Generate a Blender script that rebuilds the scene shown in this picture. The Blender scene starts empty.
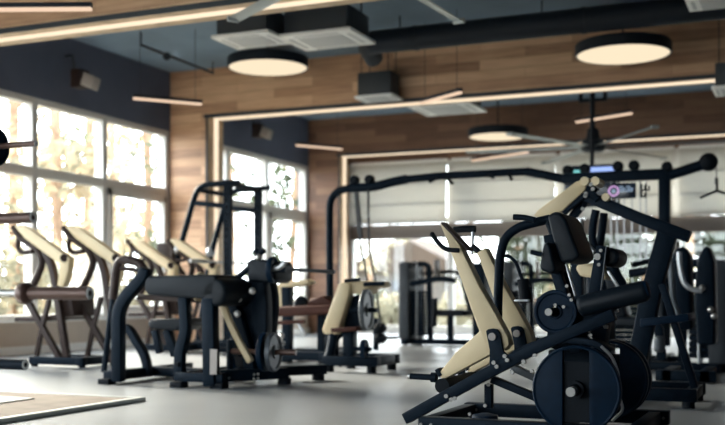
import bpy, bmesh, math, random
from mathutils import Vector, Matrix
random.seed(7)
PI = math.pi
scene = bpy.context.scene
COL = scene.collection

# ------------------------------------------------------------------ camera frame
F = 1045.0; CX = 362.5; HY = 295.0; H = 0.80; YAW = math.atan(453.0 / F)
SA, CA = math.sin(YAW), math.cos(YAW)

def ray(x, y):
    u = (x - CX) / F; v = (HY - y) / F
    return Vector((-SA + u * CA, CA + u * SA, v))
def Wd(x, y, d):
    return Vector((0, 0, H)) + ray(x, y) * d
def Wy(x, y, Y):
    r = ray(x, y); return Vector((0, 0, H)) + r * (Y / r.y)
def Wx(x, y, X):
    r = ray(x, y); return Vector((0, 0, H)) + r * (X / r.x)
def Wz(x, y, Z):
    r = ray(x, y); return Vector((0, 0, H)) + r * ((Z - H) / r.z)

# ------------------------------------------------------------------ materials
MATS = {}
def new_mat(name):
    m = bpy.data.materials.new(name); m.use_nodes = True
    nt = m.node_tree
    for n in list(nt.nodes): nt.nodes.remove(n)
    out = nt.nodes.new('ShaderNodeOutputMaterial')
    MATS[name] = m
    return m, nt, out
def principled(name, col, rough=0.5, metal=0.0, spec=0.5, noise=0.0, nscale=12.0, bump=0.0, tint=None):
    m, nt, out = new_mat(name)
    b = nt.nodes.new('ShaderNodeBsdfPrincipled')
    b.inputs['Base Color'].default_value = (*col, 1)
    b.inputs['Roughness'].default_value = rough
    b.inputs['Metallic'].default_value = metal
    b.inputs['Specular IOR Level'].default_value = spec
    if tint: b.inputs['Specular Tint'].default_value = (*tint, 1)
    tc = nt.nodes.new('ShaderNodeTexCoord')
    no = nt.nodes.new('ShaderNodeTexNoise'); no.inputs['Scale'].default_value = nscale
    no.inputs['Detail'].default_value = 3
    nt.links.new(tc.outputs['Object'], no.inputs['Vector'])
    if noise > 0:
        cr = nt.nodes.new('ShaderNodeValToRGB')
        cr.color_ramp.elements[0].position = 0.3; cr.color_ramp.elements[1].position = 0.7
        cr.color_ramp.elements[0].color = (*[c * (1 - noise) for c in col], 1)
        cr.color_ramp.elements[1].color = (*[min(1, c * (1 + noise)) for c in col], 1)
        nt.links.new(no.outputs['Fac'], cr.inputs['Fac'])
        nt.links.new(cr.outputs['Color'], b.inputs['Base Color'])
    if bump > 0:
        bp = nt.nodes.new('ShaderNodeBump'); bp.inputs['Strength'].default_value = bump
        bp.inputs['Distance'].default_value = 0.01
        nt.links.new(no.outputs['Fac'], bp.inputs['Height'])
        nt.links.new(bp.outputs['Normal'], b.inputs['Normal'])
    nt.links.new(b.outputs['BSDF'], out.inputs['Surface'])
    return m
def emitter(name, col, strength):
    m, nt, out = new_mat(name)
    e = nt.nodes.new('ShaderNodeEmission')
    e.inputs['Color'].default_value = (*col, 1); e.inputs['Strength'].default_value = strength
    nt.links.new(e.outputs['Emission'], out.inputs['Surface'])
    return m
def wood(name, c1, c2, c3, scale=1.0):
    m, nt, out = new_mat(name)
    L = nt.links.new
    tc = nt.nodes.new('ShaderNodeTexCoord')
    sp = nt.nodes.new('ShaderNodeSeparateXYZ'); L(tc.outputs['Object'], sp.inputs[0])
    ad = nt.nodes.new('ShaderNodeMath'); ad.operation = 'ADD'
    L(sp.outputs['X'], ad.inputs[0]); L(sp.outputs['Y'], ad.inputs[1])
    cb = nt.nodes.new('ShaderNodeCombineXYZ'); L(ad.outputs[0], cb.inputs['X']); L(sp.outputs['Z'], cb.inputs['Y'])
    br = nt.nodes.new('ShaderNodeTexBrick')
    br.inputs['Scale'].default_value = scale
    br.inputs['Brick Width'].default_value = 1.35; br.inputs['Row Height'].default_value = 0.145
    br.inputs['Mortar Size'].default_value = 0.004; br.inputs['Bias'].default_value = 0.0
    br.inputs['Color1'].default_value = (0, 0, 0, 1); br.inputs['Color2'].default_value = (1, 1, 1, 1)
    br.inputs['Mortar'].default_value = (0.2, 0.2, 0.2, 1)
    L(cb.outputs[0], br.inputs['Vector'])
    mp = nt.nodes.new('ShaderNodeMapping'); mp.inputs['Scale'].default_value = (1.2, 14, 1)
    L(cb.outputs[0], mp.inputs['Vector'])
    no = nt.nodes.new('ShaderNodeTexNoise'); no.inputs['Scale'].default_value = 1.6; no.inputs['Detail'].default_value = 5
    L(mp.outputs[0], no.inputs['Vector'])
    mx = nt.nodes.new('ShaderNodeMath'); mx.operation = 'MULTIPLY_ADD'
    L(br.outputs['Color'], mx.inputs[0]); mx.inputs[1].default_value = 0.45
    mu = nt.nodes.new('ShaderNodeMath'); mu.operation = 'MULTIPLY'; mu.inputs[1].default_value = 0.55
    L(no.outputs['Fac'], mu.inputs[0]); L(mu.outputs[0], mx.inputs[2])
    cr = nt.nodes.new('ShaderNodeValToRGB')
    e = cr.color_ramp.elements
    e[0].position = 0.12; e[0].color = (*c1, 1); e[1].position = 0.8; e[1].color = (*c3, 1)
    k = e.new(0.45); k.color = (*c2, 1)
    L(mx.outputs[0], cr.inputs['Fac'])
    b = nt.nodes.new('ShaderNodeBsdfPrincipled'); b.inputs['Roughness'].default_value = 0.55
    L(cr.outputs['Color'], b.inputs['Base Color'])
    L(b.outputs['BSDF'], out.inputs['Surface'])
    return m

frame_m = principled('black_steel', (0.0025, 0.0065, 0.0125), 0.5, 0, 0.10, 0.15, 30, 0, (0.7, 0.84, 1.0))
brown_glare_m = principled('brown_glare_steel', (0.030, 0.0185, 0.016), 0.5, 0, 0.2, 0.15, 30)  # brown imitates window glare on left machines' black steel; also plain brown parts
plate_m = principled('plate_rubber', (0.0015, 0.010, 0.024), 0.55, 0, 0.10, 0.15, 25)
greyplate_m = principled('plate_iron', (0.055, 0.065, 0.075), 0.45, 0.3, 0.5, 0.15, 25)
pad_m = principled('black_vinyl', (0.003, 0.0065, 0.011), 0.5, 0, 0.18, 0.1, 60, 0.15)
redpad_m = principled('brown_vinyl', (0.055, 0.021, 0.015), 0.6, 0, 0.15, 0.15, 20)
tan_m = principled('tan_paint', (0.60, 0.48, 0.295), 0.45, 0, 0.4, 0.05, 4)
chrome_m = principled('chrome', (0.50, 0.49, 0.47), 0.38, 1.0)
bolt_m = principled('bolt_steel', (0.20, 0.195, 0.185), 0.5, 0.8)
steel_m = principled('brushed_steel', (0.42, 0.43, 0.44), 0.4, 0.8)
sleeve_m = principled('brown_sleeve', (0.085, 0.045, 0.034), 0.36, 0.3)  # brown base takes in the warm glare on the left barbells
rubber_m = principled('rubber', (0.004, 0.0065, 0.010), 0.65, 0, 0.12)
cable_m = principled('cable_black', (0.015, 0.017, 0.02), 0.5)
white_m = principled('white_plastic', (0.86, 0.86, 0.84), 0.5)
grille_m = principled('grey_grille', (0.50, 0.51, 0.51), 0.6)
winframe_m = principled('window_frame_grey', (0.66, 0.65, 0.62), 0.5)
darkwall_m = principled('slate_paint', (0.092, 0.108, 0.155), 0.8, 0, 0.3, 0.08, 2)
navywall_m = darkwall_m
ceil_m = principled('blue_grey_ceiling', (0.17, 0.24, 0.31), 0.8, 0, 0.3, 0.1, 1.5)
lowwall_m = principled('beige_plaster', (0.55, 0.47, 0.39), 0.8, 0, 0.3, 0.06, 3)
skirt_m = principled('white_skirting', (0.8, 0.8, 0.77), 0.5)
duct_m = principled('dark_duct', (0.009, 0.014, 0.022), 0.55, 0, 0.25)
box_m = principled('dark_housing', (0.03, 0.037, 0.045), 0.6)
brownband_m = principled('taupe_rail', (0.15, 0.125, 0.11), 0.7)
ledge_m = principled('light_oak_trim', (0.55, 0.40, 0.26), 0.5, 0, 0.4, 0.2, 6)
wood_m = wood('oak_planks', (0.22, 0.11, 0.062), (0.52, 0.30, 0.175), (0.76, 0.49, 0.30))
wood2_m = wood('dark_oak_planks', (0.11, 0.055, 0.035), (0.21, 0.105, 0.062), (0.31, 0.17, 0.10))
bark_m = principled('bark', (0.32, 0.215, 0.145), 0.9, 0, 0.2, 0.3, 8)  # bark paled to stand for the haze outside
fan_m = principled('fan_grey', (0.33, 0.36, 0.36), 0.4, 0.3)
led_m = emitter('led_strip', (1.0, 0.80, 0.58), 0.92)
ledbar_m = emitter('led_bar', (1.0, 0.72, 0.52), .74)
lamp_m = emitter('lamp_diffuser', (1.0, 0.82, 0.58), .78)
blue_m = emitter('blue_display', (0.35, 0.50, 1.0), 0.9)
teal_m = emitter('teal_display', (0.25, 0.75, 0.75), 0.7)
pink_m = emitter('pink_ring', (0.75, 0.45, 0.85), 0.7)
screen_m = principled('screen_glass', (0.012, 0.02, 0.035), 0.15)
text_m = emitter('screen_light', (0.55, 0.75, 1.0), 0.35)
mat_m = principled('mat_rubber', (0.10, 0.083, 0.068), 0.85, 0, 0.1, 0.2, 5)
matedge_m = principled('mat_edge_strip', (0.42, 0.44, 0.43), 0.4)
grass_m = principled('outdoor_ground', (0.06, 0.06, 0.042), 0.9, 0, 0.2, 0.25, 0.7)
housewall_m = principled('house_plaster', (0.11, 0.10, 0.09), 0.9)
roof_m = principled('house_roof', (0.06, 0.042, 0.03), 0.9)
sticker_m = principled('sticker_grey', (0.28, 0.25, 0.23), 0.6)

def floor_material():
    m, nt, out = new_mat('grey_floor')
    L = nt.links.new
    tc = nt.nodes.new('ShaderNodeTexCoord')
    n1 = nt.nodes.new('ShaderNodeTexNoise'); n1.inputs['Scale'].default_value = 0.7; n1.inputs['Detail'].default_value = 6
    L(tc.outputs['Object'], n1.inputs['Vector'])
    cr = nt.nodes.new('ShaderNodeValToRGB'); e = cr.color_ramp.elements
    e[0].position = 0.3; e[0].color = (0.145, 0.155, 0.165, 1); e[1].position = 0.7; e[1].color = (0.205, 0.215, 0.222, 1)
    L(n1.outputs['Fac'], cr.inputs['Fac'])
    b = nt.nodes.new('ShaderNodeBsdfPrincipled')
    L(cr.outputs['Color'], b.inputs['Base Color'])
    b.inputs['Roughness'].default_value = 0.36; b.inputs['Specular IOR Level'].default_value = 0.5
    n2 = nt.nodes.new('ShaderNodeTexNoise'); n2.inputs['Scale'].default_value = 60
    L(tc.outputs['Object'], n2.inputs['Vector'])
    bp = nt.nodes.new('ShaderNodeBump'); bp.inputs['Strength'].default_value = 0.06; bp.inputs['Distance'].default_value = 0.01
    L(n2.outputs['Fac'], bp.inputs['Height']); L(bp.outputs['Normal'], b.inputs['Normal'])
    L(b.outputs['BSDF'], out.inputs['Surface'])
    return m
floor_m = floor_material()

def glass_material():
    m, nt, out = new_mat('window_glass')
    L = nt.links.new
    t = nt.nodes.new('ShaderNodeBsdfTransparent'); t.inputs['Color'].default_value = (0.97, 0.98, 0.97, 1)
    g = nt.nodes.new('ShaderNodeBsdfGlossy'); g.inputs['Roughness'].default_value = 0.02
    mx = nt.nodes.new('ShaderNodeMixShader'); mx.inputs[0].default_value = 0.04
    L(t.outputs[0], mx.inputs[1]); L(g.outputs[0], mx.inputs[2]); L(mx.outputs[0], out.inputs['Surface'])
    return m
glass_m = glass_material()

def translucent(name, col, tr, rough_noise=0.0, nscale=3):
    m, nt, out = new_mat(name)
    L = nt.links.new
    d = nt.nodes.new('ShaderNodeBsdfDiffuse'); d.inputs['Color'].default_value = (*col, 1)
    t = nt.nodes.new('ShaderNodeBsdfTranslucent'); t.inputs['Color'].default_value = (*col, 1)
    if rough_noise:
        tc = nt.nodes.new('ShaderNodeTexCoord'); no = nt.nodes.new('ShaderNodeTexNoise'); no.inputs['Scale'].default_value = nscale
        L(tc.outputs['Object'], no.inputs['Vector'])
        cr = nt.nodes.new('ShaderNodeValToRGB')
        cr.color_ramp.elements[0].position = .3; cr.color_ramp.elements[1].position = .7
        cr.color_ramp.elements[0].color = (*[c * (1 - rough_noise) for c in col], 1)
        cr.color_ramp.elements[1].color = (*[min(1, c * (1 + rough_noise)) for c in col], 1)
        L(no.outputs['Fac'], cr.inputs['Fac']); L(cr.outputs['Color'], d.inputs['Color']); L(cr.outputs['Color'], t.inputs['Color'])
    mx = nt.nodes.new('ShaderNodeMixShader'); mx.inputs[0].default_value = tr
    L(d.outputs[0], mx.inputs[1]); L(t.outputs[0], mx.inputs[2]); L(mx.outputs[0], out.inputs['Surface'])
    return m
blind_m = translucent('blind_fabric', (0.60, 0.59, 0.555), 0.42)
leafA = translucent('leaf_olive', (0.25, 0.235, 0.17), 0.45, 0.2)
leafB = translucent('leaf_green', (0.11, 0.125, 0.085), 0.45, 0.25)
leafD = translucent('leaf_deep_green', (0.045, 0.055, 0.037), 0.4, 0.3)
leafC = translucent('leaf_yellow', (0.36, 0.295, 0.20), 0.45, 0.2)

# ------------------------------------------------------------------ mesh builder
BASE = {}
class MB:
    def __init__(self): self.bm = bmesh.new()
    def face(self, vs):
        try: return self.bm.faces.new(vs)
        except ValueError: return None
    def hexa(self, c, ax, ay, az):
        c, ax, ay, az = Vector(c), Vector(ax), Vector(ay), Vector(az)
        v = [self.bm.verts.new(c + ax * i + ay * j + az * k) for i in (-1, 1) for j in (-1, 1) for k in (-1, 1)]
        for f in ((0,1,3,2),(4,6,7,5),(0,4,5,1),(2,3,7,6),(0,2,6,4),(1,5,7,3)): self.face([v[i] for i in f])
        return self
    def box(self, lo, hi):
        lo, hi = Vector(lo), Vector(hi); h = (hi - lo) / 2
        return self.hexa((lo + hi) / 2, (h.x, 0, 0), (0, h.y, 0), (0, 0, h.z))
    def prism(self, pts, n):
        n = Vector(n); pts = [Vector(p) for p in pts]
        a = [self.bm.verts.new(p) for p in pts]; b = [self.bm.verts.new(p + n) for p in pts]
        self.face(a[::-1]); self.face(b); k = len(pts)
        for i in range(k): self.face([a[i], a[(i + 1) % k], b[(i + 1) % k], b[i]])
        return self
    def sweep(self, pts, sec, up=None, closed=False):
        # sec: list of (a, b) offsets along the two section axes
        pts = [Vector(p) for p in pts]; n = len(pts); rings = []
        prev = None
        for i in range(n):
            if closed: t = pts[(i + 1) % n] - pts[i - 1]
            elif i == 0: t = pts[1] - pts[0]
            elif i == n - 1: t = pts[-1] - pts[-2]
            else: t = (pts[i + 1] - pts[i]).normalized() + (pts[i] - pts[i - 1]).normalized()
            t.normalize()
            if up is not None: u = Vector(up)
            elif prev is not None: u = prev
            else: u = Vector((0, 0, 1)) if abs(t.z) < 0.9 else Vector((0, 1, 0))
            u = (u - t * u.dot(t)).normalized(); w = t.cross(u); prev = u
            m = 1.0
            if 0 < i < n - 1 and not closed:
                cs = (pts[i + 1] - pts[i]).normalized().dot((pts[i] - pts[i - 1]).normalized())
                m = 1.0 / max(0.5, math.sqrt(max(0.0, (1 + cs) / 2)))
            rings.append([self.bm.verts.new(pts[i] + u * a + w * b * (m if up is not None else 1)) for a, b in sec])
        k = len(sec)
        for i in range(n if closed else n - 1):
            r0, r1 = rings[i], rings[(i + 1) % n]
            for j in range(k): self.face([r0[j], r0[(j + 1) % k], r1[(j + 1) % k], r1[j]])
        if not closed:
            self.face(rings[0][::-1]); self.face(rings[-1])
        return self
    def tube(self, pts, r, seg=12, fillet=0.0, closed=False, flat=1.0):
        pts = [Vector(p) for p in pts]
        if fillet: pts = fil(pts, fillet)
        return self.sweep(pts, [(math.cos(2 * PI * i / seg) * r, math.sin(2 * PI * i / seg) * r * flat) for i in range(seg)], closed=closed)
    def bar(self, pts, wy, hp, fillet=0.0, up=(0, 1, 0)):
        pts = [Vector(p) for p in pts]
        if fillet: pts = fil(pts, fillet)
        a, b = wy / 2, hp / 2
        return self.sweep(pts, [(-a, -b), (a, -b), (a, b), (-a, b)], up=up)
    def lathe(self, p, axis, prof, seg=32, closed=False):
        # prof: list of (radius, height along axis)
        p, axis = Vector(p), Vector(axis).normalized()
        u = axis.orthogonal().normalized(); w = axis.cross(u); rings = []
        for r, h in prof:
            if r < 1e-6: rings.append([self.bm.verts.new(p + axis * h)])
            else: rings.append([self.bm.verts.new(p + axis * h + (u * math.cos(2 * PI * i / seg) + w * math.sin(2 * PI * i / seg)) * r) for i in range(seg)])
        m = len(rings)
        for q in range(m if closed else m - 1):
            a, b = rings[q], rings[(q + 1) % m]
            for i in range(seg):
                j = (i + 1) % seg
                if len(a) == 1 and len(b) == 1: continue
                if len(a) == 1: self.face([a[0], b[i], b[j]])
                elif len(b) == 1: self.face([a[i], a[j], b[0]])
                else: self.face([a[i], a[j], b[j], b[i]])
        return self
    def cyl(self, p0, p1, r, seg=20, r2=None):
        p0, p1 = Vector(p0), Vector(p1); h = (p1 - p0).length; r2 = r if r2 is None else r2
        return self.lathe(p0, p1 - p0, [(0, 0), (r, 0), (r2, h), (0, h)], seg)
    def capsule(self, p0, p1, r, seg=20, rr=None):
        p0, p1 = Vector(p0), Vector(p1); h = (p1 - p0).length; k = rr or r * 0.5; pr = [(0, 0)]
        for i in range(5):
            a = PI / 2 * i / 4; pr.append((r - k + k * math.sin(a), k - k * math.cos(a)))
        for i in range(5):
            a = PI / 2 * i / 4; pr.append((r - k + k * math.cos(a), h - k + k * math.sin(a)))
        pr.append((0, h)); return self.lathe(p0, p1 - p0, pr, seg)
    def ball(self, c, r, seg=18):
        c = Vector(c); pr = [(r * math.sin(PI * i / 10) if 0 < i < 10 else 0, -r * math.cos(PI * i / 10)) for i in range(11)]
        return self.lathe(c, (0, 0, 1), pr, seg)
    def build(self, name, mat, parent=None, bevel=0.0, segs=2, angle=35, label=None):
        bm = self.bm
        bmesh.ops.recalc_face_normals(bm, faces=bm.faces[:])
        if bevel:
            es = [e for e in bm.edges if len(e.link_faces) == 2 and e.calc_face_angle(0) > math.radians(40)]
            bmesh.ops.bevel(bm, geom=es, offset=bevel, segments=segs, affect='EDGES', profile=0.5, clamp_overlap=True)
        base = Vector((0, 0, 0))
        if parent is not None: base = BASE[parent.name]
        else:
            lo = Vector((min(v.co.x for v in bm.verts), min(v.co.y for v in bm.verts), min(v.co.z for v in bm.verts)))
            hi = Vector((max(v.co.x for v in bm.verts), max(v.co.y for v in bm.verts), 0))
            base = Vector(((lo.x + hi.x) / 2, (lo.y + hi.y) / 2, lo.z))
            if KEEP0[0]: base = Vector((0, 0, 0))
        bmesh.ops.translate(bm, verts=bm.verts[:], vec=-base)
        me = bpy.data.meshes.new(name); bm.to_mesh(me); bm.free()
        me.materials.append(mat)
        for p in me.polygons: p.use_smooth = True
        me.set_sharp_from_angle(angle=math.radians(angle))
        o = bpy.data.objects.new(name, me); COL.objects.link(o)
        if parent is not None: o.parent = parent
        else: o.location = base
        BASE[o.name] = base
        if label: o['label'] = label
        return o
KEEP0 = [False]
def fil(pts, r, n=6):
    out = [pts[0]]
    for i in range(1, len(pts) - 1):
        a, b, c = pts[i - 1], pts[i], pts[i + 1]
        d = min(r, (a - b).length * 0.49, (c - b).length * 0.49)
        p, q = b + (a - b).normalized() * d, b + (c - b).normalized() * d
        for k in range(n + 1):
            t = k / n; out.append(p * (1 - t) ** 2 + b * 2 * t * (1 - t) + q * t * t)
    out.append(pts[-1]); return out

def thing(name, loc, label, cat, group=None):
    o = bpy.data.objects.new(name, None); COL.objects.link(o); o.location = loc
    o.empty_display_size = 0.1
    o['label'] = label; o['category'] = cat
    if group: o['group'] = group
    BASE[o.name] = Vector(loc); return o
def tag(o, label, cat, group=None):
    o['label'] = label; o['category'] = cat
    if group: o['group'] = group
    return o
def struct(o): o['kind'] = 'structure'; return o
def sempty(name):
    o = bpy.data.objects.new(name, None); COL.objects.link(o); o['kind'] = 'structure'; BASE[o.name] = Vector((0, 0, 0)); return o
def dup(root, off, label, group=None):
    r = root.copy(); COL.objects.link(r); r.location = root.location + Vector(off); r['label'] = label
    if group: r['group'] = group
    def rec(o, p):
        for ch in list(o.children):
            c = ch.copy(); COL.objects.link(c); c.parent = p; rec(ch, c)
    rec(root, r); return r
def PY(pts, Y): return [Wy(x, y, Y) for x, y in pts]
def bolts(parent, pts, r=0.012, n=(0, -1, 0), h=0.012, mat=None, name='bolt', label=None):
    for p in pts:
        MB().cyl(Vector(p), Vector(p) + Vector(n) * h, r, 10).build(name, mat or bolt_m, parent)

# ------------------------------------------------------------------ the room
XL, XR, YB, YF, ZC = -9.8, 7.5, 20.45, -4.0, 4.48
KEEP0[0] = True
struct(MB().box((XL - .3, YF - .3, -.2), (XR + .3, YB + .3, 0)).build('floor', floor_m))
struct(MB().box((XL - .3, YF - .3, ZC), (XR + .3, YB + .3, ZC + .2)).build('ceiling', ceil_m))
# left wall: dark band above the windows, beige low wall under them
WT, WB = 3.51, 0.46
wl = struct(MB().box((XL - .25, YF, WT), (XL, YB, ZC)).build('wall_left', darkwall_m))
MB().box((XL - .25, YF, 0), (XL, YB, WB)).build('low_wall', lowwall_m, wl)
struct(MB().box((XL, YF, 0), (XL + .03, YB, .11)).build('baseboard_left', skirt_m))
struct(MB().box((XR, YF, 0), (XR + .25, YB, ZC)).build('wall_right', darkwall_m))
wf = struct(MB().box((XL, YF - .25, 3.5), (XR, YF, ZC)).build('wall_front', darkwall_m))
MB().box((-2.0, YF - .25, 0), (XR, YF, 3.5)).build('wall_panel', darkwall_m, wf)
MB().box((XL, YF - .25, 0), (-2.0, YF, .46)).build('wall_panel', lowwall_m, wf)
w5 = sempty('window_5'); f = MB(); fx = [XL + .06, -7.9, -5.95, -4.0, -2.06]  # unseen window added behind the camera to fill the foreground with light
for z0, z1 in ((.46, .54), (3.42, 3.5), (2.42, 2.56)): f.box((XL, YF - .16, z0), (-2.0, YF - .02, z1))
for x in fx: f.box((x - .055, YF - .165, .46), (x + .055, YF - .015, 3.5))
f.build('window_frame', winframe_m, w5, .006)
for a, b in zip(fx[:-1], fx[1:]):
    for z0, z1 in ((.54, 2.42), (2.56, 3.42)): MB().box((a + .055, YF - .1, z0), (b - .055, YF - .09, z1)).build('pane', glass_m, w5)
wb = struct(MB().box((XL, YB, 3.58), (XR, YB + .25, ZC)).build('wall_back', wood2_m))
MB().box((-.10, YB, 0), (XR, YB + .25, 3.58)).build('wall_panel', wood2_m, wb)  # unseen solid stretch, cuts the far glazing short to darken the right
struct(MB().box((-9.2, YB - .04, 0), (XR, YB, .10)).build('baseboard_back', skirt_m))
# wooden portals (pillar + beam) with led strips
def portal(i, Y, dep, mat, zb):
    px = XL + .68
    b = struct(MB().box((XL, Y, zb), (XR, Y + dep, ZC)).build('trim_%d' % i, mat))
    MB().box((XL, Y, 0), (px, Y + dep, zb)).build('pillar', mat, b)
    MB().box((px, Y + .01, zb - .03), (XR, Y + dep - .01, zb)).build('underside_board', ledge_m, b)
    MB().box((px, Y + .01, 0), (px + .03, Y + dep - .01, zb - .03)).build('reveal_board', ledge_m, b)
    MB().box((px - .02, Y - .02, zb - .06), (XR, Y, zb - .005)).build('dark_edge', box_m, b)
    MB().box((px + .02, Y - .02, 0), (px + .05, Y, zb)).build('dark_edge', box_m, b)
    return b, px
zb = 3.74
for i, (Y, dep, mat) in enumerate(((9.0, .55, wood_m), (14.6, .52, wood_m), (19.75, .45, wood2_m))):
    b, px = portal(i + 1, Y, dep, mat, zb)
    t = thing('led_strip_light', (px + .2, Y + dep / 2, zb - .05), '', 'strip light')
    t['label'] = ('long warm LED strip under the nearest wooden beam, top left',
                  'long warm LED strip under the middle wooden beam and down its pillar',
                  'long warm LED strip under the far wooden beam above the blinds')[i]
    MB().box((px + .03, Y + dep * .42, zb - .055), (XR - .05, Y + dep * .42 + .075, zb - .031)).build('diffuser', led_m, t)
    if i > 0:
        MB().box((px + .031, Y + dep * .42, .05), (px + .055, Y + dep * .42 + .10, zb - .03)).build('upright_diffuser', led_m, t)

# windows on the left wall
def left_window(i, y0, y1, ys, sash):
    w = sempty('window_%d' % i)
    f = MB(); x0, x1 = XL - .16, XL - .02
    for z0, z1 in ((WB, WB + .07), (WT - .09, WT), (2.42, 2.56)): f.box((x0, y0, z0), (x1, y1, z1))
    for y in ys: f.box((x0 - .005, y - .055, WB), (x1 + .005, y + .055, WT))
    f.build('window_frame', winframe_m, w, 0.006)
    MB().box((XL - .02, y0, WB - .03), (XL + .1, y1, WB)).build('window_sill', skirt_m, w)
    e = ys
    for a, b in zip(e[:-1], e[1:]):
        for z0, z1 in ((WB + .07, 2.42), (2.56, WT - .09)):
            MB().box((XL - .10, a + .05, z0), (XL - .09, b - .05, z1)).build('pane', glass_m, w)
    for k in sash:
        a, b = ys[k] + .055, ys[k + 1] - .055; s = MB()
        for lo, hi in (((a, WB + .07), (a + .09, 2.42)), ((b - .09, WB + .07), (b, 2.42)), ((a, WB + .07), (b, WB + .17)), ((a, 2.32), (b, 2.42))):
            s.box((XL - .13, lo[0], lo[1]), (XL + .02, hi[0], hi[1]))
        s.build('sash', winframe_m, w, 0.006)
        MB().box((XL + .02, b - .07, 1.25), (XL + .05, b - .03, 1.42)).build('handle', white_m, w, .006)
    return w
left_window(1, 9.55, 14.6, [9.6, 11.36, 12.9, 14.55], [2])
left_window(2, 15.12, 19.75, [15.17, 16.5, 18.0, 19.70], [2])
left_window(3, -3.0, 9.0, [-3.0, -1.0, 1.0, 3.0, 5.0, 7.0, 8.94], [])  # unseen near run, lengthened to throw daylight on the foreground
MB().box((XL - .25, YF, WB), (XL, -3.05, WT)).build('wall_panel', darkwall_m, wl)
for y0, y1 in ((9.0, 9.54), (14.605, 15.115), (19.755, YB)): MB().box((XL - .25, y0, WB), (XL, y1, WT)).build('wall_panel', darkwall_m, wl)
# back glazing
bx = [-9.15, -6.9, -4.65, -2.4, -.15]
w4 = sempty('window_4'); f = MB()
for z0, z1 in ((.06, .16), (3.5, 3.6), (2.30, 2.42)): f.box((bx[0], YB + .02, z0), (bx[-1] + .05, YB + .16, z1))
for x in bx: f.box((x - .06, YB + .01, .06), (x + .06, YB + .17, 3.6))
f.build('window_frame', winframe_m, w4, .006)
MB().box((bx[0], YB - .02, 1.98), (bx[-1], YB + .18, 2.28)).build('transom', brownband_m, w4, .006)
for a, b in zip(bx[:-1], bx[1:]):
    for z0, z1 in ((.16, 1.98), (2.42, 3.5)):
        MB().box((a + .06, YB + .09, z0), (b - .06, YB + .10, z1)).build('pane', glass_m, w4)
MB().box((XL, YB, 0), (bx[0] - .05, YB + .25, 3.6)).build('wall_panel', wood2_m, wb)
KEEP0[0] = False
# fabric blinds in folds, one per window
bl_lab = ['leftmost cream roman blind on the far window, beside the wooden pillar',
          'cream roman blind on the far window, second from the wooden pillar',
          'cream roman blind on the far window behind the cable machine centre',
          'cream roman blind on the far window at the right edge, behind the hanging cable handle',
          'cream roman blind on the far window beyond the right picture edge']
for i, (a, b) in enumerate(zip(bx[:-1], bx[1:])):
    t = thing('roman_blind', ((a + b) / 2, YB - .05, 2.36), bl_lab[i], 'blind', 'roman blinds on the far windows')
    fz = [3.56, 3.14, 2.72, 2.33]
    for k in range(3):
        m = MB(); z1, z0 = fz[k], fz[k + 1]; y = YB - .04
        m.prism([(a + .05, y - .015 * k, z1), (a + .05, y - .015 * k - .045, z0 + .02), (a + .05, y - .015 * k - .03, z0 - .03), (a + .05, y - .015 * k + .005, z1)], (b - a - .1, 0, 0))
        m.build('fold', blind_m, t)
        MB().box((a + .05, y - .015 * k - .055, z0 - .045), (b - .05, y - .015 * k - .03, z0 - .022)).build('batten', grille_m, t)
    MB().box((a + .04, YB - .07, 3.55), (b - .04, YB - .01, 3.61)).build('head_rail', white_m, t, .005)

# deadlift platform, lower left corner
pc = Wz(146, 397, .03); p0 = Wz(0, 421.5, .03)
t = thing('lifting_platform', (pc.x - 1.2, pc.y - 1.2, 0), 'low rubber lifting platform with pale edge strip on the floor, lower left', 'platform')
px1, py1 = pc.x, pc.y
MB().box((px1 - 2.6, py1 - 3.0, 0), (px1 - .06, py1 - .05, .024)).build('rubber_mat', mat_m, t)
MB().box((px1 - .06, py1 - 3.0, 0), (px1, py1, .032)).box((px1 - 2.6, py1 - .05, 0), (px1 - .06, py1, .03)).build('edge_strip', matedge_m, t, .006)
MB().box((px1 - 1.9, py1 - 2.9, .024), (px1 - .7, py1 - .42, .034)).build('reflection_board', grille_m, t, .003)  # pale board stands for the white reflection on the mat

# ------------------------------------------------------------------ ceiling fittings
def round_lamp(x, y, R, d, label):
    c = Wd(x, y, d); t = thing('round_pendant_lamp', c, label, 'lamp', 'round pendant lamps')
    MB().lathe(c, (0, 0, 1), [(R * .96, .0), (R, .0), (R, .13), (R * .97, .15), (0, .15)], 48).lathe(c, (0, 0, 1), [(R * .96, 0), (R * .96, .05)], 48).build('housing', duct_m, t)
    MB().lathe(c, (0, 0, 1), [(0, .004), (R * .955, .004), (R * .955, .02), (0, .02)], 48).build('diffuser', lamp_m, t)
    m = MB(); m.cyl(c + Vector((0, 0, .15)), (c.x, c.y, ZC - .03), .012, 8); m.cyl((c.x, c.y, ZC - .03), (c.x, c.y, ZC), .05, 16); m.build('suspension_rod', duct_m, t)
    MB().cyl(c + Vector((0, 0, .15)), c + Vector((0, 0, .2)), .08, 20).build('hub', duct_m, t)
round_lamp(268, 68, .59, 15.2, 'round warm pendant lamp left of centre, under the two white ceiling cassettes')
round_lamp(623, 55, .60, 13.3, 'largest round warm pendant lamp, upper right in front of the dark duct')
round_lamp(498, 137, .55, 19.4, 'smallest round warm pendant lamp, far off before the blinds')

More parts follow.
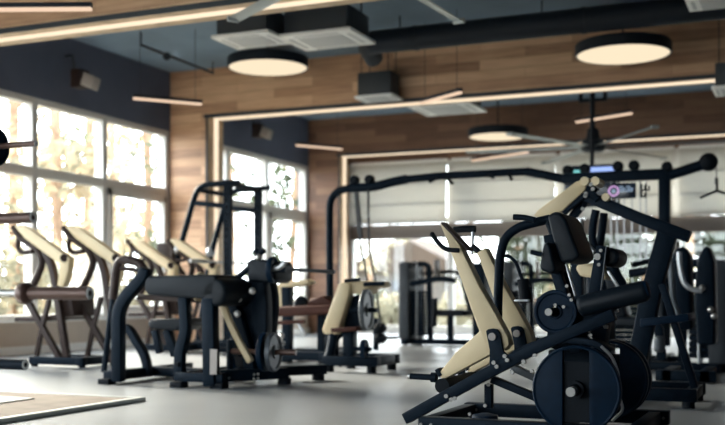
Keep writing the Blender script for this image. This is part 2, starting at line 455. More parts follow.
def bar_lamp(a, b, Z, label, h=.045):
    p, q = Wz(*a, Z), Wz(*b, Z); m_ = (p + q) / 2; dr = (q - p).normalized(); sd = Vector((-dr.y, dr.x, 0))
    t = thing('linear_pendant_lamp', m_, label, 'lamp', 'short linear pendant lamps')
    hf = (q - p).length / 2
    MB().hexa(m_ + Vector((0, 0, .032)), dr * hf, sd * .03, (0, 0, .022)).build('housing', duct_m, t, .004)
    MB().hexa(m_ - Vector((0, 0, .005)), dr * (hf - .005), sd * .027, (0, 0, .015)).build('diffuser', ledbar_m, t, .004)
    for s in (-.8, .8):
        k = m_ + dr * hf * s
        MB().cyl(k + Vector((0, 0, .06)), (k.x, k.y, ZC), .004, 6).build('suspension_wire', cable_m, t)
bar_lamp((133, 98), (202, 104), 3.45, 'slim linear lamp hanging in front of the left wooden pillar')
bar_lamp((296, 145), (342, 149), 3.45, 'slim linear lamp hanging before the far left corner pillar')
bar_lamp((576, 122), (632, 113), 3.60, 'slim linear lamp hanging above the ceiling fan on the right')
bar_lamp((472, 160.5), (528, 152), 3.38, 'slim linear lamp hanging just below the smallest round lamp')
bar_lamp((421, 103), (461, 92), 3.40, 'slim linear lamp crossing the middle beam near the ceiling cassette')
bar_lamp((-40, 9.5), (92, 8.5), 3.45, 'slim linear lamp at the top left corner of the picture')

def cassette(pts, Z, label, hb=.3):
    P = [Wz(x, y, Z) for x, y in pts]
    x0, x1 = sorted(p.x for p in P)[0], sorted(p.x for p in P)[-1]; y0, y1 = sorted(p.y for p in P)[0], sorted(p.y for p in P)[-1]
    c = Vector(((x0 + x1) / 2, (y0 + y1) / 2, Z)); hx, hy = (x1 - x0) / 2, (y1 - y0) / 2
    t = thing('ceiling_air_conditioner', c, label, 'air conditioner', 'ceiling air conditioners')
    MB().hexa(c + Vector((0, 0, .02)), (hx, 0, 0), (0, hy, 0), (0, 0, .02)).build('panel', white_m, t, .008)
    MB().hexa(c + Vector((0, 0, .04 + hb / 2)), (hx * .86, 0, 0), (0, hy * .86, 0), (0, 0, hb / 2)).build('casing', box_m, t, .008)
    MB().hexa(c - Vector((0, 0, .004)), (hx * .6, 0, 0), (0, hy * .6, 0), (0, 0, .005)).build('grille', grille_m, t, .003)
    m = MB()
    for sx, sy, ax, ay in ((0, .8, .6, .05), (0, -.8, .6, .05), (.8, 0, .05, .6), (-.8, 0, .05, .6)):
        m.hexa(c + Vector((hx * sx, hy * sy, -.002)), (hx * ax, 0, 0), (0, hy * ay, 0), (0, 0, .004))
    m.build('vent_slot', grille_m, t)
    for s in (-1, 1):
        for r in (-1, 1):
            k = c + Vector((hx * .7 * s, hy * .7 * r, .04 + hb))
            if k.z < ZC: MB().cyl(k, (k.x, k.y, ZC), .008, 6).build('hanger_rod', cable_m, t)
cassette([(216, 38), (238, 50), (286, 44), (268, 32)], 3.95, 'white square ceiling air conditioner, the left of the pair by the round lamp')
cassette([(290, 37), (304, 50.5), (369, 45), (350, 29.5)], 3.95, 'white ceiling air conditioner, the right of the pair by the round lamp')
cassette([(354, 98.5), (372, 103), (402, 100), (390, 96.5)], 3.70, 'ceiling air conditioner with dark casing against the middle wooden beam', .34)
cassette([(414, 107), (427, 116.5), (480, 113), (468, 102)], 3.72, 'white ceiling air conditioner beyond the middle beam, left of the far round lamp')
cassette([(684, 0), (692, 11), (760, 5), (750, -6)], 3.75, 'pale grilled ceiling air conditioner at the top right corner')
cassette([(712, 90), (718, 97), (760, 93), (752, 86)], 3.45, 'white ceiling air conditioner at the right edge below the long LED strip')

YD = 12.85; dz = 4.17; dl = Wy(372, 40, YD)
t = thing('air_duct', (dl.x, YD, dz), 'long round dark air duct hanging under the ceiling before the middle beam', 'duct')
MB().cyl((dl.x, YD, dz), (XR, YD, dz), .155, 28).build('duct_pipe', duct_m, t)
for k in range(5): MB().cyl((dl.x + .6 + k * 2.2, YD, dz), (dl.x + .65 + k * 2.2, YD, dz), .164, 28).build('joint_ring', duct_m, t)
for k in range(6): MB().cyl((dl.x + .4 + k * 1.9, YD, dz + .14), (dl.x + .4 + k * 1.9, YD, ZC), .01, 6).build('hanger_rod', duct_m, t)
MB().tube([(dl.x + .02, YD, dz), (dl.x - .12, YD + .1, dz - .02), (dl.x - .14, YD + .4, dz - .12)], .13, 18, .12).build('elbow', duct_m, t)
def fan(c, r, a0, label):
    t = thing('ceiling_fan', c, label, 'ceiling fan', 'large ceiling fans')
    MB().lathe(c, (0, 0, 1), [(0, -.08), (.16, -.08), (.2, -.03), (.2, .06), (.12, .12), (.09, .3), (0, .3)], 28).build('motor_hub', duct_m, t)
    MB().cyl(c + Vector((0, 0, .3)), (c.x, c.y, ZC), .035, 14).build('down_rod', duct_m, t)
    m = MB()
    for s in (-.2, .2): m.box((c.x + s - .03, c.y - .03, 4.0), (c.x + s + .03, c.y + .03, 4.3))
    m.box((c.x - .2, c.y - .03, 4.0), (c.x + .2, c.y + .03, 4.05)).build('mount_bracket', duct_m, t)
    for k in range(6):
        a = a0 + k * PI / 3; d = Vector((math.cos(a), math.sin(a), 0)); s = Vector((-d.y, d.x, 0))
        m = MB(); rs = []
        sec = [(-.06, .008), (-.02, .022), (.02, .016), (.06, -.02), (.02, .0), (-.02, .006)]
        m.sweep([c + d * .18, c + d * r], [(b, a_) for a_, b in sec], up=(0, 0, 1))
        m.build('blade', fan_m, t)
        MB().hexa(c + d * (r + .02), d * .02, s * .062, (0, 0, .024)).build('blade_tip', fan_m, t, .006)
cF = Wd(593, 147, 17.3)
fan(cF, 2.1, YAW - math.radians(78), 'large six-bladed ceiling fan hanging above the cable machine on the right')
cF2 = Wz(350, -43, 3.5)
fan(cF2, 2.2, math.atan2(Wz(232, 20, 3.5).y - cF2.y, Wz(232, 20, 3.5).x - cF2.x), 'large ceiling fan at the top edge, only two blade tips in view')

def wall_speaker(x, y, X, Ztop, label):
    c = Wx(x, y, X); t = thing('wall_speaker', c, label, 'speaker', 'speakers on the dark wall')
    MB().tube([(XL, c.y, Ztop), (XL + .12, c.y, Ztop), (XL + .16, c.y, c.z + .1)], .02, 8).build('bracket', box_m, t)
    MB().hexa(c, (.09, 0, 0), (0, .10, 0), (0, .0, .13)).build('cabinet', brown_glare_m, t, .01)
    MB().hexa(c + Vector((.17, .02, -.05)), (.07, .03, -.03), (-.03, .12, 0), (.03, 0, .085)).build('horn_panel', sticker_m, t, .012)
wall_speaker(80, 79, -9.55, 4.2, 'small dark speaker with grey horn on the left wall, nearer the camera')
wall_speaker(258, 131, -9.55, 4.2, 'small dark speaker with grey horn on the left wall, behind the wooden portal')
p, q = Wz(141, 45, 4.3), Wz(213, 73, 4.3)
t = thing('ceiling_conduit', (p + q) / 2, 'thin black conduit run under the blue ceiling above the left pillar', 'conduit')
MB().tube([p, q], .022, 8).build('pipe', duct_m, t)
MB().ball(p.lerp(q, .33) - Vector((0, 0, .02)), .06).build('junction_box', duct_m, t)
MB().cyl(p, (p.x, p.y, ZC), .012, 6).build('hanger_rod', duct_m, t)
MB().cyl(q, (q.x, q.y, ZC), .012, 6).build('hanger_rod', duct_m, t)

# ------------------------------------------------------------------ weight plates
def plate_mesh(m, c, R, th, hole, ax=(0, 1, 0)):
    c = Vector(c)
    m.lathe(c, ax, [(hole, 0), (R * .3, 0), (R * .34, th * .28), (R * .8, th * .28), (R * .86, 0), (R * .96, 0), (R, th * .15),
                    (R, th * .85), (R * .96, th), (R * .86, th), (R * .8, th * .72), (R * .34, th * .72), (R * .3, th), (hole, th)], 40, True)
    return m
def weight_plate(c, R, th, label, group, mat=plate_m, hole=.029, ax=(0, 1, 0)):
    o = plate_mesh(MB(), c, R, th, hole, ax).build('weight_plate', mat)
    return tag(o, label, 'weight plate', group)
def grip_plate(c, R, th, label, group):
    # disc with a tall slot through the middle, halves on both sides, hub in the slot
    c = Vector(c); t = thing('weight_plate', c, label, 'weight plate', group)
    m = MB(); m.lathe(c, (0, 1, 0), [(R * .93, .004), (R * .97, 0), (R, .008), (R, th - .008), (R * .97, th), (R * .93, th - .004)], 56, True)
    m.build('rim', plate_m, t)
    w = R * .30
    for s in (-1, 1):
        pts = []; n = 18; a = math.asin(w / (R * .95))
        for i in range(n + 1):
            b = PI / 2 - a - (PI - 2 * a) * i / n
            pts.append(c + Vector((s * math.cos(b) * R * .95, .006, math.sin(b) * R * .95)))
        MB().prism(pts, (0, th - .012, 0)).build('half_disc', plate_m, t, .005)
    MB().prism([c + Vector((x, th * .55, z)) for x, z in ((-w, -R * .74), (w, -R * .74), (w, R * .62), (-w, R * .62))], (0, th * .35, 0)).build('web', rubber_m, t)
    MB().lathe(c, (0, 1, 0), [(.03, -.01), (R * .2, -.01), (R * .2, th * .6), (.03, th * .6)], 28, True).build('hub_ring', rubber_m, t)
    return t

# ------------------------------------------------------------------ A: lever machine in the foreground
YA, YA2 = 5.50, 6.00
A = thing('lever_strength_machine', (-1.35, 5.85, 0), 'large plate-loaded machine in sharp focus with two cream bent lever arms, lower right', 'exercise machine')
baseA = MB()
for Y in (5.47, 6.30):
    baseA.bar([(-2.02, Y, .085), (-.78, Y, .085)], .08, .08)
for X in (-1.98, -1.30, -.86): baseA.bar([(X, 5.51, .085), (X, 6.26, .085)], .07, .07, up=(1, 0, 0))
baseA.build('base_frame', frame_m, A, .006)
for X in (-1.97, -.84):
    for Y in (5.47, 6.30):
        MB().cyl((X, Y, 0), (X, Y, .046), .035, 18).build('foot', rubber_m, A)
        bolts(A, [(X - .03, Y - .041, .085), (X + .03, Y - .041, .085)], .009)
railpx = [(406, 418.5), (488, 373), (541, 345)]
for Y, yy in ((5.46, .075),):
    dd = Vector((0, Y - 5.46, 0))
    MB().bar([p + dd for p in PY(railpx, 5.46)] + [Vector((-.95, Y, .70))], yy, .062, .05).build('slanted_rail', frame_m, A, .006)
bolts(A, PY([(446.5, 396), (451.5, 399.5), (455, 398.5), (494, 362.5), (497, 366.5), (505, 356), (507.5, 360), (512.5, 372), (524, 361.5)], 5.41), .0115)
# bent lever arms
armf = [(449.5, 250), (458.5, 243.5), (479, 286), (494, 312), (507, 336), (509, 345), (504, 350.5), (490, 354.4), (465, 368), (443, 379.8), (437.5, 375),
        (455, 353), (479.3, 331.5), (471, 309), (461.5, 281), (453, 258)]
topf = [(440, 223.4), (443.5, 223), (470, 249), (466, 255), (458, 247)]
def arm(dY, tip):
    o = Vector((0, dY, 0))
    a = MB().prism([p + o for p in PY(armf, YA - .03)], (0, .10, 0)).build('lever_arm', tan_m, A, .006)
    if tip: MB().prism([p + o for p in PY([(440, 223.4), (442.5, 223), (462, 248), (459, 258), (453, 257)], YA - .01)], (0, .07, 0)).build('arm_tip', tan_m, a, .004)
    if tip: MB().bar([p + o for p in PY([(443.8, 223.2), (470.5, 250.5)], YA + .03)], .085, .014).build('tip_strap', brown_glare_m, a, .003)
    # handle at the top
    if tip: MB().tube([p + o for p in PY([(432.5, 234.5), (436, 240), (443, 247.5), (449, 250), (459, 250.5)], YA - .04)], .013, 12, .03).build('handle', rubber_m, a)
    if tip: MB().ball(Wy(432.3, 234.2, YA - .04) + o, .0145, 12).build('handle_end', rubber_m, a)
    # peg at the lower end
    MB().cyl(Wy(409, 376.2, YA + .02) + o, Wy(432, 377.3, YA + .02) + o, .0175, 18).build('grip_peg', frame_m, a)
    MB().cyl(Wy(408.4, 376.1, YA + .02) + o, Wy(410.5, 376.3, YA + .02) + o, .0185, 18).build('peg_cap', chrome_m, a)
    MB().cyl(Wy(431.5, 377.3, YA + .02) + o, Wy(436.5, 377.6, YA + .02) + o, .028, 20).build('peg_flange', frame_m, a)
    MB().bar([p + o for p in PY([(439.5, 368.5), (443.5, 375.5)], YA + .02)], .11, .024).build('clamp', frame_m, a, .003)
    # pivot bracket standing on the rail
    b = MB(); P = [p + o for p in PY([(485.8, 331), (488, 329.2), (492.5, 328.5), (497, 329.5), (499.6, 333), (503, 351), (512, 359), (489, 374), (489.5, 350)], YA - .055)]
    b.prism(P, (0, .022, 0)); b.build('pivot_bracket', frame_m, A, .003)
    c = Wy(492.6, 336.6, YA - .056) + o
    MB().cyl(c, c - Vector((0, .016, 0)), .021, 20).build('pivot_pin', sticker_m, A)
MB().tube(PY([(454, 230), (464, 229), (475.5, 229)], 6.0), .020, 10).build('rear_handle', rubber_m, A)
MB().tube(PY([(473, 229), (472, 255)], 6.0), .010, 8).build('rear_handle_stem', steel_m, A)
MB().tube(PY([(472, 246), (481, 253)], 6.0), .018, 10).build('rear_handle', rubber_m, A)
arm(0, True); arm(.50, False)
MB().cyl(Wy(442, 386, 5.44), Wy(442, 386, 5.44) + Vector((0, .72, 0)), .042, 22).build('cross_roller', rubber_m, A)
MB().bar(PY([(489, 384), (489, 408)], 5.58), .05, .042, up=(0, 1, 0)).build('short_post', frame_m, A, .004)
MB().bar(PY([(492, 379), (540, 399)], 5.56), .05, .04).build('brace', frame_m, A, .004)
MB().bar(PY([(512, 367), (560, 389)], 5.78), .05, .04).build('brace', greyplate_m, A, .004)
MB().lathe(Wy(485, 424, 5.60), (0, 0, 1), [(0, -.02), (.068, -.02), (.075, .0), (.07, .05), (.03, .06), (0, .06)], 26).build('stop_buffer', plate_m, A)
bolts(A, PY([(488.7, 384.5), (485.5, 405.5), (470, 414)], 5.53), .010)
# arched fender over the plate
MB().bar(PY([(506, 362), (522, 350), (543, 341.5), (566, 339), (596, 342), (612, 352)], 5.50), .13, .035, .06).build('arched_guard', frame_m, A, .006)
bolts(A, PY([(535, 355.5), (524.8, 362), (512.8, 372.5), (532, 371)], 5.42), .0105)
# u-shaped hand rail
MB().tube(PY([(497.5, 352), (498, 300), (499.5, 258), (504.5, 238), (517, 227.5), (533, 223), (550, 219)], 5.73), .026, 16, .06).build('curved_tube', frame_m, A)
MB().tube(PY([(548, 219), (556, 238), (568, 290), (574, 330)], 5.73), .026, 14, .08).build('curved_tube', frame_m, A)
# column, gusset and lever head
MB().bar(PY([(549.5, 235), (556, 270), (571, 318), (576, 352)], 5.62), .07, .055, .05).build('seat_post', frame_m, A, .005)
MB().bar(PY([(566, 264), (575.5, 296)], 5.56), .03, .010).build('adjust_bar', steel_m, A, .002)
MB().prism(PY([(545, 345), (551, 312), (560, 303), (584, 297), (604, 306), (608, 322), (604, 345), (560, 352)], 5.66), (0, .14, 0)).build('gusset_plate', frame_m, A, .006)
MB().prism(PY([(548, 350), (604, 347), (608, 380), (604, 410), (548, 410)], 5.80), (0, .12, 0)).build('counterweight_housing', frame_m, A, .01)
MB().bar(PY([(603, 246), (598.5, 270), (593, 303)], 5.60), .06, .060).build('lever_head', frame_m, A, .006)
MB().bar(PY([(606.5, 247), (601, 292)], 5.57), .02, .008).build('lever_edge', greyplate_m, A, .002)
MB().capsule(Wy(609, 257, 5.62), Wy(609, 257, 5.62) + Vector((0, .3, 0)), .052, 22).build('round_roller', pad_m, A)
c = Wy(597.7, 256.8, 5.565); MB().cyl(c, c - Vector((0, .018, 0)), .018, 16).build('pivot_pin', bolt_m, A)
bolts(A, PY([(601, 250.5), (599, 264.7), (567, 286), (569.5, 295), (571.5, 300), (580, 298), (555.5, 305), (563.8, 306.7)], 5.555), .009)
bolts(A, PY([(587, 322), (588.5, 327), (589.5, 331), (590.5, 335), (591.3, 339), (593.6, 342.3)], 5.5), .010, label='chrome bolt')
MB().bar(PY([(555, 335), (568.5, 333.5)], 5.60), .03, .012).build('name_strip', steel_m, A, .002)
MB().tube(PY([(601, 318), (605, 327), (608, 327)], 5.55), .010, 8).build('lock_pin', chrome_m, A)
MB().tube(PY([(613, 311.5), (618, 309.5)], 5.55), .014, 8).build('lock_pin', chrome_m, A)
# pads
def slab(parent, pts, Y, w, name, mat, bev=.03):
    return MB().prism(PY(pts, Y), (0, w, 0)).build(name, mat, parent, bev, 4)
slab(A, [(547, 216), (553, 211.5), (560, 212), (566, 219), (580, 256), (573, 261.5), (561, 263), (553, 240)], 5.50, .42, 'backrest', pad_m, .022)
slab(A, [(543, 244), (549, 241), (556, 270), (551, 274), (540, 270), (539.5, 265)], 5.46, .3, 'side_cushion', pad_m, .016)
for Y in (5.47, 6.1):
    MB().tube(PY([(513.5, 217), (524, 217.5), (535, 220)], Y + .12), .016, 12).build('hand_grip', frame_m, A)
MB().tube(PY([(531, 252), (542, 254.5)], 5.45), .013, 12).build('hand_grip', frame_m, A)
pr = MB().capsule(Wy(578, 307, 5.50), Wy(648.5, 290, 5.50), .056, 26, .03).build('chest_pad', pad_m, A)
MB().capsule(Wy(578, 307, 5.72), Wy(648.5, 290, 5.72), .056, 26, .03).build('chest_pad', pad_m, A)
MB().lathe(Wy(648.2, 289.1, 5.5), Wy(648.5, 289, 5.5) - Wy(578, 306, 5.5), [(.0, .004), (.036, .004), (.046, .0), (.05, -.02), (.0, -.02)], 22).build('end_cap', plate_m, A)
MB().tube(PY([(531, 289), (524, 284), (516, 262), (510, 256.5), (503, 255.5)], 5.95), .011, 10, .03).build('bent_lever', frame_m, A)
MB().cyl(Wy(523, 279, 5.95), Wy(526, 303, 5.95), .034, 16).build('lever_cylinder', rubber_m, A)
MB().bar(PY([(515, 300.5), (530, 300.5)], 5.93), .04, .014).build('cross_pin', steel_m, A, .003)
# plate horns
hc = Wy(575.5, 390, 5.27); hornx = hc.x
MB().cyl(Vector((hc.x, 5.215, hc.z)), Vector((hc.x, 6.30, hc.z)), .026, 20).build('plate_axle', frame_m, A)
MB().cyl((hc.x, 5.150, hc.z), (hc.x, 5.215, hc.z), .024, 20).build('axle_tip', bolt_m, A)
hs = Wy(549, 312, 5.52)
MB().cyl((hs.x, 5.52, hs.z), (hs.x, 5.72, hs.z), .022, 16).build('small_horn', frame_m, A)
MB().cyl((hs.x, 5.505, hs.z), (hs.x, 5.52, hs.z), .02, 16).build('horn_tip', bolt_m, A)
grip_plate((hc.x, 5.27, hc.z), .225, .06, 'big slotted weight plate at the front of the foreground machine, nearest the camera', 'slotted plates on the foreground machine')
grip_plate((hc.x + .02, 6.16, hc.z - .005), .225, .06, 'big slotted weight plate on the rear side of the foreground machine', 'slotted plates on the foreground machine')
grip_plate((hc.x + .02, 6.04, hc.z - .005), .225, .06, 'big slotted weight plate second from the rear on the foreground machine', 'slotted plates on the foreground machine')
weight_plate((hs.x + .02, 5.57, hs.z), .118, .04, 'small round weight plate beside the seat post of the foreground machine', 'plates on the foreground machine')
MB().tube(PY([(601, 346), (612, 356), (619, 375), (619.5, 398), (624, 410), (612, 421)], 5.40), .008, 8, .04).build('guard_wire', steel_m, A)

# ------------------------------------------------------------------ B: slanted-beam machine behind it
Y_B = 7.75
B = thing('slanted_press_machine', Wy(650, 398, Y_B) * 1, 'black press machine with slanted top beam and A-shaped leg, behind the foreground machine', 'exercise machine')
B.location.z = 0; BASE[B.name] = Vector(B.location)
MB().bar(PY([(586, 196), (640, 218.5), (689.5, 237)], Y_B), .16, .085).build('top_beam', frame_m, B, .008)
MB().bar(PY([(668, 232), (652, 290), (640, 350), (634, 386)], Y_B), .13, .135).build('main_column', frame_m, B, .01)
MB().bar(PY([(662, 284), (695, 388)], Y_B - .05), .06, .05).build('leg', frame_m, B, .006)
MB().bar(PY([(664, 284), (696, 386)], Y_B - .055), .02, .008).build('leg_edge', greyplate_m, B, .002)
MB().bar(PY([(662, 284), (695, 388)], Y_B + .55), .06, .05).build('leg', frame_m, B, .006)
z = Wy(690, 319, Y_B).z
MB().prism(PY([(640, 319), (688, 313.5), (688.5, 321), (640, 327)], Y_B - .12), (0, .5, 0)).build('foot_plate', plate_m, B, .006)
bb = MB()
xa, xb = Wy(600, 390, Y_B).x, Wy(698, 390, Y_B).x
bb.bar([(xa, Y_B - .05, .09), (xb, Y_B - .05, .09)], .09, .09).bar([(xa, Y_B + .55, .09), (xb, Y_B + .55, .09)], .09, .09)
for X in (xa + .05, xb - .05): bb.bar([(X, Y_B, .09), (X, Y_B + .5, .09)], .08, .08, up=(1, 0, 0))
bb.build('base_frame', frame_m, B, .006)
for X in (xa + .06, xb - .06):
    for Y in (Y_B - .05, Y_B + .55): MB().cyl((X, Y, 0), (X, Y, .046), .045, 18).build('foot', rubber_m, B)
lv = MB().prism(PY([(533, 216), (538, 210), (576, 181.5), (582, 180), (586, 183), (585, 190), (562, 211), (545, 218)], Y_B - .12), (0, .11, 0)).build('lever_arm', tan_m, B, .008)
MB().bar(PY([(563, 213), (588, 190), (598, 200)], Y_B - .08), .05, .05).build('link_bar', frame_m, lv, .005)
MB().bar(PY([(571, 219), (596, 187)], Y_B + .02), .05, .06).build('link_bar', frame_m, B, .005)
for x in (584.3, 595):
    c = Wy(x, 181, Y_B - .14); MB().cyl(c, c + Vector((0, .2, 0)), .032, 20).build('pivot_disc', tan_m, B)
c = Wy(605.5, 197, Y_B - .14); MB().cyl(c, c + Vector((0, .06, 0)), .028, 18).build('pivot_disc', tan_m, B)
bolts(B, PY([(585.5, 196), (593, 189), (586, 193.5), (591, 184.5), (583, 209)], Y_B - .13), .015)
MB().tube(PY([(581, 219), (580.5, 228), (583, 238), (588, 246), (594, 252)], Y_B - .1), .018, 12, .08).build('silver_guide', steel_m, B)
MB().tube(PY([(596, 210), (592.5, 225), (592, 240), (596, 251), (604, 262)], Y_B - .05), .030, 12, .1).build('curved_guide', frame_m, B)
MB().tube(PY([(604, 213), (601.5, 235), (598, 252)], Y_B + .05), .030, 12, .1).build('curved_guide', frame_m, B)
MB().tube(PY([(611, 266), (617, 278), (624, 290)], Y_B), .045, 12).build('strut', frame_m, B)
MB().bar(PY([(608, 271), (619, 288)], Y_B - .1), .03, .018).build('strut_edge', steel_m, B, .002)
MB().bar(PY([(577, 222), (578, 330), (585, 388)], Y_B + .2), .09, .09, .1).build('rear_column', frame_m, B, .008)
slab(B, [(575, 268), (580, 262), (604, 268), (606, 280), (580, 276)], Y_B - .1, .4, 'seat', tan_m, .02)

# ------------------------------------------------------------------ C: wide cable crossover
YC = 12.3
lx, rx = Wy(331, 300, YC).x, Wy(664, 300, YC).x
C = thing('cable_crossover', ((lx + rx) / 2, YC, 0), 'wide black cable crossover rig whose top bar spans in front of the blinds', 'exercise machine')
MB().tube(PY([(330, 352), (329.5, 215), (330, 200), (338, 190.5), (352, 188)], YC), .05, 14, .22).build('left_post', frame_m, C)
MB().tube(PY([(349, 188), (374, 187), (390, 182.5), (407, 179)], YC), .06, 14, .3).build('bent_bar', frame_m, C)
MB().tube(PY([(405, 179.5), (440, 176), (528, 171.5)], YC), .048, 14).build('top_bar', frame_m, C)
MB().tube(PY([(526, 171.5), (548, 175.5), (566, 179.5), (585, 181)], YC), .055, 14, .3).build('bent_bar', frame_m, C)
MB().bar(PY([(563, 179), (666, 174)], YC), .12, .12).build('centre_beam', frame_m, C, .012)
MB().bar(PY([(664.5, 173), (664.5, 346)], YC), .12, .125).build('right_post', frame_m, C, .012)
MB().tube(PY([(664, 177), (680, 172), (706, 163.5)], YC), .06, 14, .3).build('pulley_arm', frame_m, C)
MB().ball(Wy(708.5, 162, YC), .105).build('pulley_cover', rubber_m, C)
for x, y in ((354.6, 180), (369.6, 179.5), (568, 170.5), (585, 169), (618, 166.5), (634, 165.5), (667, 167)):
    MB().lathe(Wy(x, y, YC) - Vector((0, .05, 0)), (0, 1, 0), [(0, 0), (.045, 0), (.062, .02), (.062, .08), (.045, .1), (0, .1)], 22).build('pulley', rubber_m, C)
    MB().bar([Wy(x, y + 2, YC), Wy(x, y + 10, YC)], .04, .05).build('pulley_bracket', frame_m, C, .004)
for a, b in (((429, 182), (437, 178)), ((446, 177.5), (453, 184)), ((487, 174.5), (494, 178)), ((508, 173), (512, 180))):
    MB().tube(PY([a, b], YC - .06), .02, 10).build('pull_up_grip', rubber_m, C)
MB().tube(PY([(355, 192), (358, 230), (365, 268), (371, 300)], YC - .05), .016, 8).build('cable', cable_m, C)
MB().tube(PY([(357, 192), (361.5, 238)], YC - .05), .022, 8).build('strap', cable_m, C)
MB().tube(PY([(368, 190), (369, 250), (376, 285), (379, 312), (381, 326)], YC - .1), .016, 8).build('cable', cable_m, C)
for y in (328, 338.5): MB().capsule(Wy(380.5, y, YC) - Vector((0, .08, 0)), Wy(380.5, y, YC) + Vector((0, .08, 0)), .068, 20).build('low_pulley', rubber_m, C)
MB().tube(PY([(381, 338), (398, 337.5)], YC - .1), .018, 8).build('low_grip', rubber_m, C)
MB().bar(PY([(376, 350), (376, 318)], YC + .02), .06, .06).build('low_bracket', frame_m, C, .005)
MB().tube(PY([(716.5, 168), (716.5, 186)], YC), .006, 6).build('cable', cable_m, C)
h = MB().cyl(Wy(716.5, 178, YC), Wy(716.5, 184, YC), .02, 10).build('cable_clip', cable_m, C)
MB().tube(PY([(700, 198), (717, 190.5), (733, 196)], YC), .016, 10).build('cable_handle', rubber_m, C)
MB().tube(PY([(717, 183), (717, 191)], YC), .014, 8).build('handle_stem', rubber_m, C)
for x in (611, 617, 624, 632, 640, 646):
    MB().tube(PY([(x, 180), (x + .5, 300)], YC + .02), .010, 6).build('guide_rod', steel_m, C)
for x in (613, 638):
    c = Wy(x, 300, YC); s = MB()
    for k in range(14): s.box((c.x - .14, YC - .06, .18 + k * .055), (c.x + .14, YC + .08, .228 + k * .055))
    s.build('weight_stack', frame_m, C, .004)
for x, y in ((641.5, 190), (641.5, 197), (645.5, 190)):
    MB().tube(PY([(x, y - 6), (x, y), (x + 3.5, y), (x + 3.5, y - 4)], YC - .08), .012, 8).build('hook', frame_m, C)
cb = MB()
xc0, xc1 = Wy(600, 300, YC).x, rx
cb.bar([(xc0 - .2, YC, .06), (rx + .25, YC, .06)], .12, .1).bar([(rx, YC - .6, .06), (rx, YC + .6, .06)], .1, .1, up=(1, 0, 0)).bar([(xc0, YC - .6, .06), (xc0, YC + .6, .06)], .1, .1, up=(1, 0, 0))
cb.build('floor_bars', frame_m, C, .008)
MB().bar([(lx, YC - .5, .06), (lx, YC + .5, .06)], .1, .1, up=(1, 0, 0)).build('floor_bars', frame_m, C, .008)
# display box hung on the crossover centre
D0 = MB().box(Wy(607, 199, YC - .12), Wy(635.5, 182.5, YC - .12) + Vector((0, .06, 0)))
t = D0.build('display_housing', screen_m, C, .006)
c = Wy(613.5, 191, YC - .13)
MB().lathe(c, (0, 1, 0), [(.045, 0), (.062, 0), (.062, .01), (.045, .01)], 24, True).build('display_ring', pink_m, t)
MB().box(c - Vector((.02, .0, .02)), c + Vector((.02, .01, .02))).build('display_mark', text_m, t)
for x in (622, 629.5):
    c = Wy(x, 189, YC - .13); m = MB()
    m.box(c - Vector((.04, 0, .028)), c + Vector((.035, .008, -.012))).box(c + Vector((-.03, 0, -.002)), c + Vector((.04, .008, .012))).box(c + Vector((-.04, 0, .022)), c + Vector((.01, .008, .034)))
    m.build('display_text', text_m, t)
s0, s1 = Wy(566, 174, 15.5), Wy(617, 166, 15.5)
t = thing('television', ((s0.x + s1.x) / 2, 15.5, s0.z), 'hanging screen with a blue glow, just above the crossover centre beam', 'television')
MB().box((s0.x - .03, 15.52, s0.z - .5), (s1.x + .03, 15.58, s1.z + .04)).build('screen_body', screen_m, t, .008)
MB().box((s0.x + .32, 15.51, s0.z), (s1.x, 15.52, s1.z)).build('blue_band', blue_m, t)
MB().box((s0.x, 15.51, s0.z), (s0.x + .30, 15.52, s1.z - .03)).build('teal_band', teal_m, t)
mx = (s0.x + s1.x) / 2
MB().cyl((mx, 15.55, s1.z + .04), (mx, 15.55, ZC), .03, 12).build('ceiling_mount', duct_m, t)

